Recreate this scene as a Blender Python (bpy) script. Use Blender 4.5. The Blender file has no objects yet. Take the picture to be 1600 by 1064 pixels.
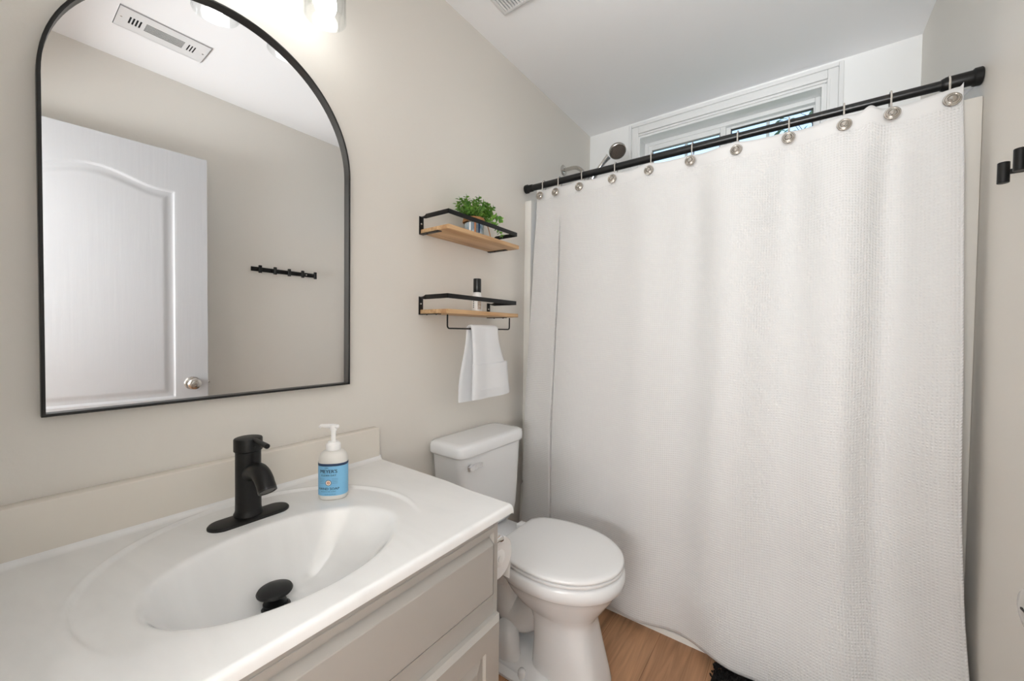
import bpy, bmesh, math, random
from math import sin, cos, pi, radians, sqrt
from mathutils import Vector, Matrix

sc = bpy.context.scene
C = sc.collection
random.seed(7)

# ------------------------------------------------------------------ camera
CAM = Vector((1.1344, 0.0, 1.1746))
YAW, PITCH, ROLL = radians(36.418), radians(-1.281), radians(0.661)
fw = Vector((-sin(YAW)*cos(PITCH), cos(YAW)*cos(PITCH), sin(PITCH)))
rt = Vector((cos(YAW), sin(YAW), 0)); up = rt.cross(fw)
r2 = rt*cos(ROLL)+up*sin(ROLL); u2 = -rt*sin(ROLL)+up*cos(ROLL)
cam_data = bpy.data.cameras.new('camera')
cam = bpy.data.objects.new('camera', cam_data); C.objects.link(cam)
M3 = Matrix((r2, u2, -fw)).transposed()
cam.matrix_world = Matrix.Translation(CAM) @ M3.to_4x4()
cam_data.sensor_width = 36.0; cam_data.sensor_fit = 'HORIZONTAL'
cam_data.lens = 611.18/1600*36; cam_data.clip_start = 0.02
sc.camera = cam

# ------------------------------------------------------------------ light
sc.view_settings.view_transform = 'Standard'; sc.view_settings.look = 'None'
sc.view_settings.exposure = 1.14; sc.view_settings.gamma = 1.0
sc.view_settings.use_curve_mapping = False
sc.cycles.use_denoising = True
sc.cycles.max_bounces = 12; sc.cycles.diffuse_bounces = 8
sc.cycles.transparent_max_bounces = 24

w = bpy.data.worlds.new('sky_world'); sc.world = w; w.use_nodes = True
wn = w.node_tree; wn.nodes.clear()
wo = wn.nodes.new('ShaderNodeOutputWorld'); wb = wn.nodes.new('ShaderNodeBackground')
sk = wn.nodes.new('ShaderNodeTexSky'); sk.sky_type = 'NISHITA'; sk.sun_disc = False
sk.sun_elevation = radians(50); sk.sun_rotation = radians(150); sk.air_density = 1.0; sk.dust_density = 1.5
hsv = wn.nodes.new('ShaderNodeHueSaturation'); hsv.inputs['Saturation'].default_value = .9
wn.links.new(sk.outputs[0], hsv.inputs['Color']); wn.links.new(hsv.outputs[0], wb.inputs[0]); wb.inputs[1].default_value = 0.27
wn.links.new(wb.outputs[0], wo.inputs[0])

def area(name, loc, target, sx, sy, power, col=(1, 1, 1)):
    l = bpy.data.lights.new(name, 'AREA'); l.shape = 'RECTANGLE'; l.size = sx; l.size_y = sy
    l.energy = power; l.color = col
    o = bpy.data.objects.new(name, l); C.objects.link(o); o.location = loc
    o.rotation_euler = (Vector(target)-Vector(loc)).to_track_quat('-Z', 'Y').to_euler()
    return o
hall_fill = area('hall_fill', (1.02, -1.50, 1.20), (.95, -.75, 2.45), 1.2, 1.1, 50.0, (.93, .972, 1.0))  # added fill light behind the camera
ceiling_fill = area('ceiling_fill', (1.05, -.62, 1.0), (1.05, -.55, 2.45), .8, .7, 2.5, (.93, .972, 1.0))  # added upward fill to brighten the ceiling, no real source
BULB = 6.2            # emission strength of the opal bulbs of the vanity light

# ------------------------------------------------------------------ materials
def mat(name, col, rough=0.5, metal=0.0, spec=0.5, **kw):
    m = bpy.data.materials.new(name); m.use_nodes = True
    b = m.node_tree.nodes['Principled BSDF']
    b.inputs['Base Color'].default_value = (*col, 1); b.inputs['Roughness'].default_value = rough
    b.inputs['Metallic'].default_value = metal; b.inputs['Specular IOR Level'].default_value = spec
    for k, v in kw.items():
        b.inputs[k.replace('_', ' ')].default_value = v
    return m
def nodes(m): return m.node_tree.nodes, m.node_tree.links, m.node_tree.nodes['Principled BSDF']
def add_noise_bump(m, scale=200, strength=.1, dist=.001, detail=3, coord='Object', sc3=None):
    n, l, b = nodes(m)
    tc = n.new('ShaderNodeTexCoord'); nz = n.new('ShaderNodeTexNoise'); bp = n.new('ShaderNodeBump')
    nz.inputs['Scale'].default_value = scale; nz.inputs['Detail'].default_value = detail
    src = tc.outputs[coord]
    if sc3:
        mp = n.new('ShaderNodeMapping'); mp.inputs['Scale'].default_value = sc3
        l.new(src, mp.inputs[0]); src = mp.outputs[0]
    l.new(src, nz.inputs['Vector'])
    bp.inputs['Strength'].default_value = strength; bp.inputs['Distance'].default_value = dist
    l.new(nz.outputs[0], bp.inputs['Height']); l.new(bp.outputs[0], b.inputs['Normal'])
    return m
def srgb(r, g, b):
    f = lambda c: (c/255/12.92 if c/255 <= .04045 else ((c/255+.055)/1.055)**2.4)
    return (f(r), f(g), f(b))
def noise_mix(m, c1, c2, scale, sc3=(1, 1, 1), detail=6, lo=.35, hi=.65, distort=0.0):
    n, l, b = nodes(m)
    tc = n.new('ShaderNodeTexCoord'); mp = n.new('ShaderNodeMapping'); nz = n.new('ShaderNodeTexNoise'); cr = n.new('ShaderNodeValToRGB')
    mp.inputs['Scale'].default_value = sc3; nz.inputs['Scale'].default_value = scale; nz.inputs['Detail'].default_value = detail
    nz.inputs['Distortion'].default_value = distort
    cr.color_ramp.elements[0].position = lo; cr.color_ramp.elements[0].color = (*c1, 1)
    cr.color_ramp.elements[1].position = hi; cr.color_ramp.elements[1].color = (*c2, 1)
    l.new(tc.outputs['Object'], mp.inputs[0]); l.new(mp.outputs[0], nz.inputs['Vector']); l.new(nz.outputs[0], cr.inputs[0])
    l.new(cr.outputs[0], b.inputs['Base Color'])
    return m

WALL = add_noise_bump(mat('greige_wall_paint', srgb(227, 223, 216), .6, spec=.35), 90, .12, .002)
FARW = add_noise_bump(mat('white_wall_paint', srgb(242, 242, 241), .6, spec=.3), 90, .1, .002)
CEIL = add_noise_bump(mat('white_ceiling_paint', srgb(246, 246, 247), .8, spec=.2), 60, .1, .002)
TRIM = mat('white_trim_paint', srgb(236, 236, 235), .35)
DOORM = add_noise_bump(mat('white_embossed_door_paint', srgb(194, 195, 198), .4), 60, .35, .0015, 4, 'Object', (1, 1, .06))
MARBLE = noise_mix(mat('cultured_marble', (.8, .8, .8),   .06, spec=.5), srgb(234, 234, 233), srgb(229, 229, 228), 2.2, (1, 2.2, .2), 4, .4, .65, 2.5)
SPLASH = mat('cream_cultured_marble', srgb(226, 220, 210), .22)
CAB = mat('greige_cabinet_paint', srgb(170, 166, 160), .4)
CABIN = mat('cabinet_shadow_gap', srgb(120, 115, 108), .7)
BLACK = mat('matte_black_metal', (.008, .0077, .0074), .42, spec=.32)
BLACKS = mat('satin_black_metal', (.010, .010, .010), .3, spec=.5)
FRAMEM = mat('dark_bronze_frame', (.013, .0125, .012), .36, spec=.4)
MIRROR = mat('silvered_mirror_glass', (.86, .865, .87), .0, 1.0)
CHROME = mat('polished_chrome', (.82, .82, .83), .08, 1.0)
NICKEL = mat('brushed_nickel', (.58, .55, .51), .24, 1.0)
PORC = mat('white_porcelain', srgb(229, 230, 231), .07, spec=.55)
SEATM = mat('white_toilet_seat_plastic', srgb(232, 232, 232), .16)
ACRY = mat('white_acrylic', srgb(232, 230, 225), .25)
PAPER = add_noise_bump(mat('toilet_paper', srgb(240, 240, 239), .95, spec=.05), 400, .3, .001)
CARD = mat('cardboard', srgb(170, 140, 105), .9)
PLASTW = mat('white_pump_plastic', srgb(245, 245, 244), .3)
BOTTLE = mat('pale_grey_bottle_plastic', srgb(222, 220, 215), .3)
LABELB = mat('blue_label_paper', srgb(128, 190, 228), .45)
LABELD = mat('navy_label_ink', srgb(32, 58, 92), .5)
LABELP = mat('cream_label_ink', srgb(242, 222, 208), .5)
LABELO = mat('orange_label_ink', srgb(205, 130, 90), .5)
TERRY = add_noise_bump(mat('white_terry_cloth', srgb(238, 239, 241), .95, spec=.05), 900, .9, .002)
TWINE = add_noise_bump(mat('jute_twine', srgb(176, 132, 92), .9, spec=.1), 700, .7, .001)
LEAF = noise_mix(mat('leaf_green', (.05, .2, .03), .45), srgb(70, 122, 44), srgb(142, 188, 84), 30, (1, 1, 1), 2, .3, .7)
STEM = mat('stem_green', srgb(70, 98, 50), .6)
BARK = mat('tree_bark', srgb(90, 84, 80), .9)
CONIF = mat('outdoor_foliage', srgb(70, 110, 80), .8)
FANM = mat('white_vent_plastic', srgb(226, 226, 226), .45)
DARKV = mat('dark_vent_void', (.03, .03, .03), .9)
RUBB = mat('dark_nozzle_rubber', (.06, .055, .05), .6)
GROUND = mat('outdoor_lawn', srgb(110, 120, 80), .95)

def wood(name, c1, c2, axis, sc=1.0, rough=.45):
    m = mat(name, c1, rough, spec=.3); n, l, b = nodes(m)
    s3 = [22, 22, 22]; s3[axis] = 1.3
    noise_mix(m, c1, c2, 2.2*sc, s3, 6, .35, .68, .6)
    return m
OAK = wood('oak_shelf_wood', srgb(214, 180, 138), srgb(180, 140, 100), 1)
def floor_mat():
    m = mat('oak_plank_floor', srgb(160, 112, 78), .42, spec=.35); n, l, b = nodes(m)
    tc = n.new('ShaderNodeTexCoord'); mp = n.new('ShaderNodeMapping'); mp.inputs['Rotation'].default_value = (0, 0, radians(90))
    l.new(tc.outputs['Object'], mp.inputs[0])
    br = n.new('ShaderNodeTexBrick'); br.offset = .37
    br.inputs['Scale'].default_value = 1.0; br.inputs['Brick Width'].default_value = 1.2; br.inputs['Row Height'].default_value = .18
    br.inputs['Mortar Size'].default_value = .0008; br.inputs['Mortar Smooth'].default_value = .2
    br.inputs['Color1'].default_value = (*srgb(184, 142, 108), 1); br.inputs['Color2'].default_value = (*srgb(172, 131, 99), 1)
    br.inputs['Mortar'].default_value = (*srgb(128, 88, 60), 1)
    l.new(mp.outputs[0], br.inputs[0])
    mp2 = n.new('ShaderNodeMapping'); mp2.inputs['Scale'].default_value = (26, 1.6, 1); l.new(tc.outputs['Object'], mp2.inputs[0])
    nz = n.new('ShaderNodeTexNoise'); nz.inputs['Scale'].default_value = 1.6; nz.inputs['Detail'].default_value = 8; nz.inputs['Distortion'].default_value = 1.2
    l.new(mp2.outputs[0], nz.inputs['Vector'])
    cr = n.new('ShaderNodeValToRGB'); cr.color_ramp.elements[0].position = .3; cr.color_ramp.elements[0].color = (.66, .64, .62, 1)
    cr.color_ramp.elements[1].position = .65; cr.color_ramp.elements[1].color = (1.08, 1.06, 1.04, 1)
    l.new(nz.outputs[0], cr.inputs[0])
    mx = n.new('ShaderNodeMix'); mx.data_type = 'RGBA'; mx.blend_type = 'MULTIPLY'; mx.inputs[0].default_value = 1
    l.new(br.outputs[0], mx.inputs[6]); l.new(cr.outputs[0], mx.inputs[7]); l.new(mx.outputs[2], b.inputs['Base Color'])
    return m
FLOOR = floor_mat()
def thin_glass(name, tint=(1, 1, 1), refl=.06, edge=.5):
    m = bpy.data.materials.new(name); m.use_nodes = True; n = m.node_tree.nodes; l = m.node_tree.links; n.clear()
    o = n.new('ShaderNodeOutputMaterial'); mx = n.new('ShaderNodeMixShader'); t = n.new('ShaderNodeBsdfTransparent'); g = n.new('ShaderNodeBsdfGlossy')
    lw = n.new('ShaderNodeLayerWeight'); lw.inputs[0].default_value = edge
    mr = n.new('ShaderNodeMath'); mr.operation = 'MULTIPLY_ADD'; mr.inputs[1].default_value = .55; mr.inputs[2].default_value = refl
    pw = n.new('ShaderNodeMath'); pw.operation = 'POWER'; pw.inputs[1].default_value = 3
    l.new(lw.outputs['Facing'], pw.inputs[0]); l.new(pw.outputs[0], mr.inputs[0])
    t.inputs[0].default_value = (*tint, 1); g.inputs['Roughness'].default_value = .02
    l.new(mr.outputs[0], mx.inputs[0]); l.new(t.outputs[0], mx.inputs[1]); l.new(g.outputs[0], mx.inputs[2]); l.new(mx.outputs[0], o.inputs[0])
    return m
GLASS = thin_glass('clear_glass', (.97, .98, .98), .05)
PANE = thin_glass('window_glass', (.93, .96, .97), .05)
JARG = thin_glass('jar_glass', (.9, .94, .96), .08)
def emis(name, col, s):
    m = bpy.data.materials.new(name); m.use_nodes = True; n = m.node_tree.nodes; l = m.node_tree.links; n.clear()
    o = n.new('ShaderNodeOutputMaterial'); e = n.new('ShaderNodeEmission'); e.inputs[0].default_value = (*col, 1); e.inputs[1].default_value = s
    l.new(e.outputs[0], o.inputs[0]); return m
BULBM = emis('lit_opal_bulb', (1.0, .985, .96), BULB)
def curtain_mat(name, col, cell, strength, dist, trans=.0):
    m = mat(name, col, .85, spec=.12); n, l, b = nodes(m)
    uv = n.new('ShaderNodeUVMap'); sp = n.new('ShaderNodeSeparateXYZ'); l.new(uv.outputs[0], sp.inputs[0])
    def osc(sock):
        a = n.new('ShaderNodeMath'); a.operation = 'MULTIPLY'; a.inputs[1].default_value = 2*pi/cell; l.new(sock, a.inputs[0])
        s_ = n.new('ShaderNodeMath'); s_.operation = 'SINE'; l.new(a.outputs[0], s_.inputs[0])
        p = n.new('ShaderNodeMath'); p.operation = 'MULTIPLY_ADD'; p.inputs[1].default_value = .5; p.inputs[2].default_value = .5; l.new(s_.outputs[0], p.inputs[0]); return p.outputs[0]
    mx = n.new('ShaderNodeMath'); mx.operation = 'MULTIPLY'; l.new(osc(sp.outputs[0]), mx.inputs[0]); l.new(osc(sp.outputs[1]), mx.inputs[1])
    lt = n.new('ShaderNodeMath'); lt.operation = 'LESS_THAN'; lt.inputs[1].default_value = 1.795; l.new(sp.outputs[1], lt.inputs[0])
    mm = n.new('ShaderNodeMath'); mm.operation = 'MULTIPLY'; l.new(mx.outputs[0], mm.inputs[0]); l.new(lt.outputs[0], mm.inputs[1])
    bp = n.new('ShaderNodeBump'); bp.inputs['Strength'].default_value = strength; bp.inputs['Distance'].default_value = dist
    l.new(mm.outputs[0], bp.inputs['Height']); l.new(bp.outputs[0], b.inputs['Normal'])
    return m
CURT = curtain_mat('white_waffle_weave', srgb(214, 213, 212), .0085, .45, .003)
LINER = mat('white_vinyl_liner', srgb(232, 233, 236), .3)
RINGM = mat('frosted_ring_plastic', srgb(205, 200, 192), .25, .35)

# ------------------------------------------------------------------ builders
def wloc(o):
    v = Vector((0, 0, 0))
    while o is not None:
        v += o.location; o = o.parent
    return v
def obj(name, bm, m, parent=None, smooth=True, angle=34, label=None, kind=None):
    bmesh.ops.recalc_face_normals(bm, faces=bm.faces)
    if parent is not None:
        bmesh.ops.translate(bm, verts=bm.verts, vec=-wloc(parent))
    if smooth:
        a = radians(angle)
        for f in bm.faces: f.smooth = True
        for e in bm.edges:
            if len(e.link_faces) == 2:
                if e.calc_face_angle(0) > a: e.smooth = False
    me = bpy.data.meshes.new(name); bm.to_mesh(me); bm.free()
    for x in (m if isinstance(m, (list, tuple)) else [m]): me.materials.append(x)
    o = bpy.data.objects.new(name, me); C.objects.link(o)
    if parent is not None: o.parent = parent
    if label: o['label'] = label
    if kind: o['kind'] = kind
    return o
def rebase(o, loc):
    "put the origin of a one-mesh thing at its base"
    loc = Vector(loc); o.data.transform(Matrix.Translation(-loc)); o.location = loc
def tag(o, label, cat, group=None):
    o['label'] = label; o['category'] = cat
    if group: o['group'] = group
    return o
def thing(name, label, cat, loc=(0, 0, 0), group=None):
    o = bpy.data.objects.new(name, None); C.objects.link(o); o.location = loc; o.empty_display_size = .05
    return tag(o, label, cat, group)
def struct(name, bm, m, parent=None, **k):
    o = obj(name, bm, m, parent, **k)
    if parent is None: o['kind'] = 'structure'
    return o
def structE(name, loc):
    o = bpy.data.objects.new(name, None); C.objects.link(o); o.location = loc; o['kind'] = 'structure'; return o
def dup(root, loc, label=None):
    r = root.copy(); C.objects.link(r); r.location = loc
    if label: r['label'] = label
    for ch in list(root.children):
        c = ch.copy(); C.objects.link(c); c.parent = r
        for g in list(ch.children):
            d = g.copy(); C.objects.link(d); d.parent = c
    return r

def B(): return bmesh.new()
def box(bm, x0, x1, y0, y1, z0, z1, bev=0.0, seg=2):
    r = bmesh.ops.create_cube(bm, size=1.0)
    vs = r['verts']
    for v in vs:
        v.co = Vector((x0+(v.co.x+.5)*(x1-x0), y0+(v.co.y+.5)*(y1-y0), z0+(v.co.z+.5)*(z1-z0)))
    if bev > 0:
        es = list({e for v in vs for e in v.link_edges})
        bmesh.ops.bevel(bm, geom=es, offset=bev, segments=seg, affect='EDGES', profile=.5)
    return bm
def frame_from(d):
    d = d.normalized(); a = Vector((0, 0, 1)) if abs(d.z) < .9 else Vector((1, 0, 0))
    x = a.cross(d).normalized(); y = d.cross(x); return x, y
def tube(bm, pts, rad, n=12, caps=True, closed=False, up_hint=None):
    pts = [Vector(p) for p in pts]; N = len(pts)
    rs = rad if isinstance(rad, (list, tuple)) else [rad]*N
    rings = []; x = None
    for i, p in enumerate(pts):
        a = pts[(i-1) % N] if (i > 0 or closed) else p
        b = pts[(i+1) % N] if (i < N-1 or closed) else p
        d = (b-a).normalized()
        if x is None: x, y = frame_from(d)
        else:
            x = (x-d*x.dot(d)).normalized(); y = d.cross(x)
        rings.append([bm.verts.new(p+(x*cos(2*pi*k/n)+y*sin(2*pi*k/n))*rs[i]) for k in range(n)])
    for i in range(N if closed else N-1):
        A, Bq = rings[i], rings[(i+1) % N]
        for k in range(n):
            bm.faces.new((A[k], A[(k+1) % n], Bq[(k+1) % n], Bq[k]))
    if caps and not closed:
        bm.faces.new(rings[0][::-1]); bm.faces.new(rings[-1])
    return bm
def loft(bm, rings, cap0=True, cap1=True, closed=True):
    R = [[bm.verts.new(Vector(p)) for p in r] for r in rings]
    n = len(R[0])
    for A, Bq in zip(R[:-1], R[1:]):
        for k in range(n if closed else n-1):
            bm.faces.new((A[k], A[(k+1) % n], Bq[(k+1) % n], Bq[k]))
    if cap0: bm.faces.new(R[0][::-1])
    if cap1: bm.faces.new(R[-1])
    return bm
def lathe(bm, prof, org=(0, 0, 0), axis=(0, 0, 1), n=32):
    "prof: list of (radius, height) along axis"
    d = Vector(axis).normalized(); x, y = frame_from(d); o = Vector(org)
    rings = []
    for r, h in prof:
        if r < 1e-6: rings.append([bm.verts.new(o+d*h)])
        else: rings.append([bm.verts.new(o+d*h+(x*cos(2*pi*k/n)+y*sin(2*pi*k/n))*r) for k in range(n)])
    for A, Bq in zip(rings[:-1], rings[1:]):
        for k in range(n):
            k2 = (k+1) % n
            if len(A) == 1 and len(Bq) == 1: continue
            if len(A) == 1: bm.faces.new((A[0], Bq[k2], Bq[k]))
            elif len(Bq) == 1: bm.faces.new((A[k], A[k2], Bq[0]))
            else: bm.faces.new((A[k], A[k2], Bq[k2], Bq[k]))
    return bm
def superell(cx, cy, z, a, b, n=2.0, N=48, front=None):
    "ring in the xy plane; a along x, b along y; front: other half-length on the +x side"
    out = []
    for k in range(N):
        t = 2*pi*k/N; c, s = cos(t), sin(t)
        ax = (front if (front is not None and c > 0) else a)
        out.append((cx+ax*math.copysign(abs(c)**(2/n), c), cy+b*math.copysign(abs(s)**(2/n), s), z))
    return out
def prism(bm, poly, p0, p1):
    "extrude a polygon (list of 3D points at p0) by the vector p1-p0"
    d = Vector(p1)-Vector(p0)
    A = [bm.verts.new(Vector(p)) for p in poly]; Bv = [bm.verts.new(Vector(p)+d) for p in poly]
    n = len(A)
    for k in range(n): bm.faces.new((A[k], A[(k+1) % n], Bv[(k+1) % n], Bv[k]))
    bm.faces.new(A[::-1]); bm.faces.new(Bv); return bm
def bez(p0, p1, p2, p3, n=12):
    p0, p1, p2, p3 = map(Vector, (p0, p1, p2, p3)); out = []
    for i in range(n+1):
        t = i/n; out.append(p0*(1-t)**3+p1*3*t*(1-t)**2+p2*3*t*t*(1-t)+p3*t**3)
    return out
def smooth(t): t = max(0, min(1, t)); return t*t*(3-2*t)

# ------------------------------------------------------------------ room shell
W, D, H, Y0 = 1.52, 2.373, 2.4515, -0.10
struct('floor', box(B(), -.12, W+.12, -2.6, D+.15, -.08, 0), FLOOR, smooth=False)
struct('ceiling', box(B(), -.12, W+.12, Y0-.12, D+.15, H, H+.1), CEIL, smooth=False)
struct('wall_left', box(B(), -.12, 0, Y0-.12, D+.15, 0, H), WALL, smooth=False)
struct('wall_right', box(B(), W, W+.12, Y0-.12, D+.15, 0, H), WALL, smooth=False)
WX0, WX1, WZ0, WZ1 = .319, 1.20, 1.90, 2.357     # window opening
b = B()
box(b, 0, WX0, D, D+.14, 0, H); box(b, WX1, W, D, D+.14, 0, H)
box(b, WX0, WX1, D, D+.14, 0, WZ0); box(b, WX0, WX1, D, D+.14, WZ1, H)
struct('wall_back', b, FARW, smooth=False)
DX0, DX1, DZ = .64, 1.458, 2.06                    # doorway behind the camera
b = B()
box(b, 0, DX0, Y0-.12, Y0, 0, H); box(b, DX1, W, Y0-.12, Y0, 0, H); box(b, DX0, DX1, Y0-.12, Y0, DZ, H)
struct('wall_front', b, WALL, smooth=False)
b = B()
box(b, DX0-.0, DX0+.018, Y0-.125, Y0+.004, 0, DZ); box(b, DX1-.018, DX1, Y0-.125, Y0+.004, 0, DZ); box(b, DX0, DX1, Y0-.125, Y0+.004, DZ-.018, DZ)
box(b, DX0-.055, DX0+.008, Y0, Y0+.014, 0, DZ+.05, .003); box(b, DX0-.055, W-.004, Y0, Y0+.014, DZ-.008, DZ+.055, .003); box(b, DX1-.008, DX1+.05, Y0, Y0+.014, 0, DZ+.05, .003)
struct('trim_1', b, TRIM)
# the hall beyond the doorway
b = B(); box(b, -.6, -.5, -2.6, Y0-.12, 0, H); struct('wall_hall_left', b, WALL, smooth=False)
b = B(); box(b, 2.2, 2.3, -2.6, Y0-.12, 0, H); struct('wall_hall_right', b, WALL, smooth=False)
b = B(); box(b, -.6, 2.3, -2.7, -2.6, 0, H); struct('wall_hall_back', b, WALL, smooth=False)
b = B(); box(b, -.6, 2.3, -2.7, Y0-.12, H, H+.1); struct('ceiling_hall', b, CEIL, smooth=False)
b = B(); box(b, -.6, 0, Y0-.2, Y0-.12, 0, H); box(b, W, 2.3, Y0-.2, Y0-.12, 0, H); struct('wall_hall_front', b, WALL, smooth=False)
b = B(); box(b, -.6, -.12, -2.6, Y0-.12, -.08, 0); box(b, W+.12, 2.3, -2.6, Y0-.12, -.08, 0); struct('floor_hall', b, FLOOR, smooth=False)
struct('baseboard_left', box(B(), 0, .014, .75, 1.555, 0, .085, .004), TRIM)
struct('baseboard_right', box(B(), W-.014, W, Y0+.02, 1.545, 0, .085, .004), TRIM)

# window
win = structE('window_1', (0, D, 0))
CO0, CO1, CZ = .262, 1.267, 2.4345
b = B()
def casing(bm, x0, x1, z0, z1, t, depth):
    box(bm, x0, x0+t, D-depth, D, z0, z1, .003); box(bm, x1-t, x1, D-depth, D, z0, z1, .003); box(bm, x0+t, x1-t, D-depth, D, z1-t, z1, .003)
casing(b, CO0, CO1, WZ0-.06, CZ, .018, .020)
casing(b, CO0+.018, CO1-.018, WZ0-.06, CZ-.018, .040, .013)
casing(b, CO0+.048, CO1-.048, WZ0-.06, CZ-.064, .012, .016)
box(b, CO0, CO1, D-.014, D, WZ0-.07, WZ0-.0, .003)
obj('window_casing', b, TRIM, win)
b = B(); j = .012
box(b, WX0, WX0+j, D-.012, D+.09, WZ0, WZ1); box(b, WX1-j, WX1, D-.012, D+.09, WZ0, WZ1); box(b, WX0+j, WX1-j, D-.012, D+.09, WZ1-j, WZ1); box(b, WX0+j, WX1-j, D-.02, D+.09, WZ0, WZ0+j)
obj('window_jamb', b, TRIM, win, smooth=False)
b = B(); fy0, fy1 = D+.075, D+.135; f = .022; a0, a1, c0, c1 = WX0+j, WX1-j, WZ0+j, WZ1-j
box(b, a0, a0+f, fy0, fy1, c0, c1, .003); box(b, a1-f, a1, fy0, fy1, c0, c1, .003); box(b, a0+f, a1-f, fy0, fy1, c1-f, c1, .003); box(b, a0+f, a1-f, fy0, fy1, c0, c0+f, .003)
obj('window_frame', b, TRIM, win)
GASKL = mat('pale_gasket', srgb(150, 150, 148), .6); GASKR = mat('dark_gasket', srgb(70, 70, 70), .6)
def sash(x0, x1, z0, z1, y0, y1, gx0, gx1, gz1, munt, gm):
    bm = B(); gz0 = z0+.035
    box(bm, x0, gx0, y0, y1, z0, z1, .003); box(bm, gx1, x1, y0, y1, z0, z1, .003)
    box(bm, gx0, gx1, y0, y1, gz1, z1, .003); box(bm, gx0, gx1, y0, y1, z0, gz0, .003)
    s_ = obj('sash', bm, TRIM, win)
    ym = (y0+y1)/2
    g = B(); t = .004
    box(g, gx0, gx0+t, y0+.002, y1-.002, gz0, gz1); box(g, gx1-t, gx1, y0+.002, y1-.002, gz0, gz1); box(g, gx0, gx1, y0+.002, y1-.002, gz1-.004, gz1); box(g, gx0, gx1, y0+.002, y1-.002, gz0, gz0+t)
    obj('gasket', g, gm, s_, label='grey glazing gasket')
    p = B(); box(p, gx0, gx1, ym-.002, ym+.002, gz0, gz1); obj('pane', p, PANE, s_, smooth=False)
    q = B(); box(q, munt-.008, munt+.008, ym+.004, ym+.010, gz0, gz1); box(q, gx0, gx1, ym+.004, ym+.010, (gz0+gz1)/2-.008, (gz0+gz1)/2+.008)
    obj('muntin', q, TRIM, s_)
sash(a0+f-.004, .775, c0+f-.004, c1-f+.004, D+.082, D+.104, .375, .748, 2.297, .568, GASKL)
sash(.765, a1-f+.004, c0+f-.004, c1-f+.004, D+.106, D+.128, .797, 1.160, 2.312, .969, GASKR)

# ------------------------------------------------------------------ door, hung open against the right wall
DW, DH = .80, 2.03
hinge = Vector((1.452, Y0+.005, 0)); free = Vector((1.388, .700, 0))
dd = (free-hinge).normalized(); dn = Vector((-dd.y, dd.x, 0))       # dn points into the room (-x)
if dn.x > 0: dn = -dn
def DP(wv, hv, o=0): return hinge+dd*wv+Vector((0, 0, .014+hv))+dn*o
door = structE('door_1', hinge)
def panel_d(wv, hv):
    "height of the moulded face"
    best = 9
    # upper arched panel
    w0, w1 = .128, .672; cx = (w0+w1)/2
    top = 1.836+.052*(.5+.5*cos(pi*min(1, abs(wv-cx)/(.5*(w1-w0)*.84))))
    best = max(-1e9, min(wv-w0, w1-wv, hv-.812, (top-hv)*.95))
    d2 = min(wv-w0, w1-wv, hv-.19, .66-hv)
    s_ = max(best, d2)
    if s_ < 0: return 0.0
    if s_ < .010: return -.007*smooth(s_/.010)
    if s_ < .022: return -.007
    if s_ < .048: return -.007+.0055*smooth((s_-.022)/.026)
    return -.0015
b = B(); nu, nv = 160, 400
for side in (1,):
    grid = []
    for i in range(nu+1):
        row = []
        for k in range(nv+1):
            wv = DW*i/nu; hv = DH*k/nv
            row.append(b.verts.new(DP(wv, hv, panel_d(wv, hv))))
        grid.append(row)
    for i in range(nu):
        for k in range(nv):
            b.faces.new((grid[i][k], grid[i+1][k], grid[i+1][k+1], grid[i][k+1]))
    back = [b.verts.new(DP(*q, -.035)) for q in ((0, 0), (DW, 0), (DW, DH), (0, DH))]
    b.faces.new(back)
    edge = [[grid[i][0] for i in range(nu+1)], [grid[nu][k] for k in range(nv+1)], [grid[i][nv] for i in range(nu, -1, -1)], [grid[0][k] for k in range(nv, -1, -1)]]
    for e_, (p_, q_) in zip(edge, ((0, 1), (1, 2), (2, 3), (3, 0))):
        b.faces.new([back[p_]]+e_+[back[q_]])
obj('door_leaf', b, DOORM, door, angle=30)
kc = DP(.735, .880); 
b = B(); lathe(b, [(0, 0), (.033, 0), (.033, .003), (.029, .008), (.015, .011), (.0125, .028), (.016, .033), (.0255, .040), (.0285, .050), (.027, .059), (.020, .0655), (.008, .068), (0, .068)], kc, dn, 36)
kn = obj('door_knob', b, NICKEL, door, label='brushed nickel door knob')
b = B(); box(b, -.0055, .0055, -.0011, .0011, 0, .0012); b.transform(Matrix.Translation(kc+dn*.0675) @ Matrix((dd, Vector((0, 0, 1)), dn)).transposed().to_4x4()); obj('keyhole_slot', b, BLACK, kn)
b = B(); lathe(b, [(0, 0), (.033, 0), (.033, .003), (.029, .008), (.015, .011), (.0125, .024), (.024, .034), (.026, .044), (.018, .054), (0, .056)], DP(.735, .880, -.035), -dn, 30)
obj('door_knob', b, NICKEL, door)
b = B(); tube(b, [DP(DW+.0, .88, -.0175), DP(DW+.010, .88, -.0175)], .006, 10); obj('door_latch', b, NICKEL, door)
for hz in (.2, 1.0, 1.8):
    b = B(); tube(b, [DP(-.004, hz, .004), DP(-.004, hz+.09, .004)], .006, 10); obj('door_hinge', b, NICKEL, door)

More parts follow.
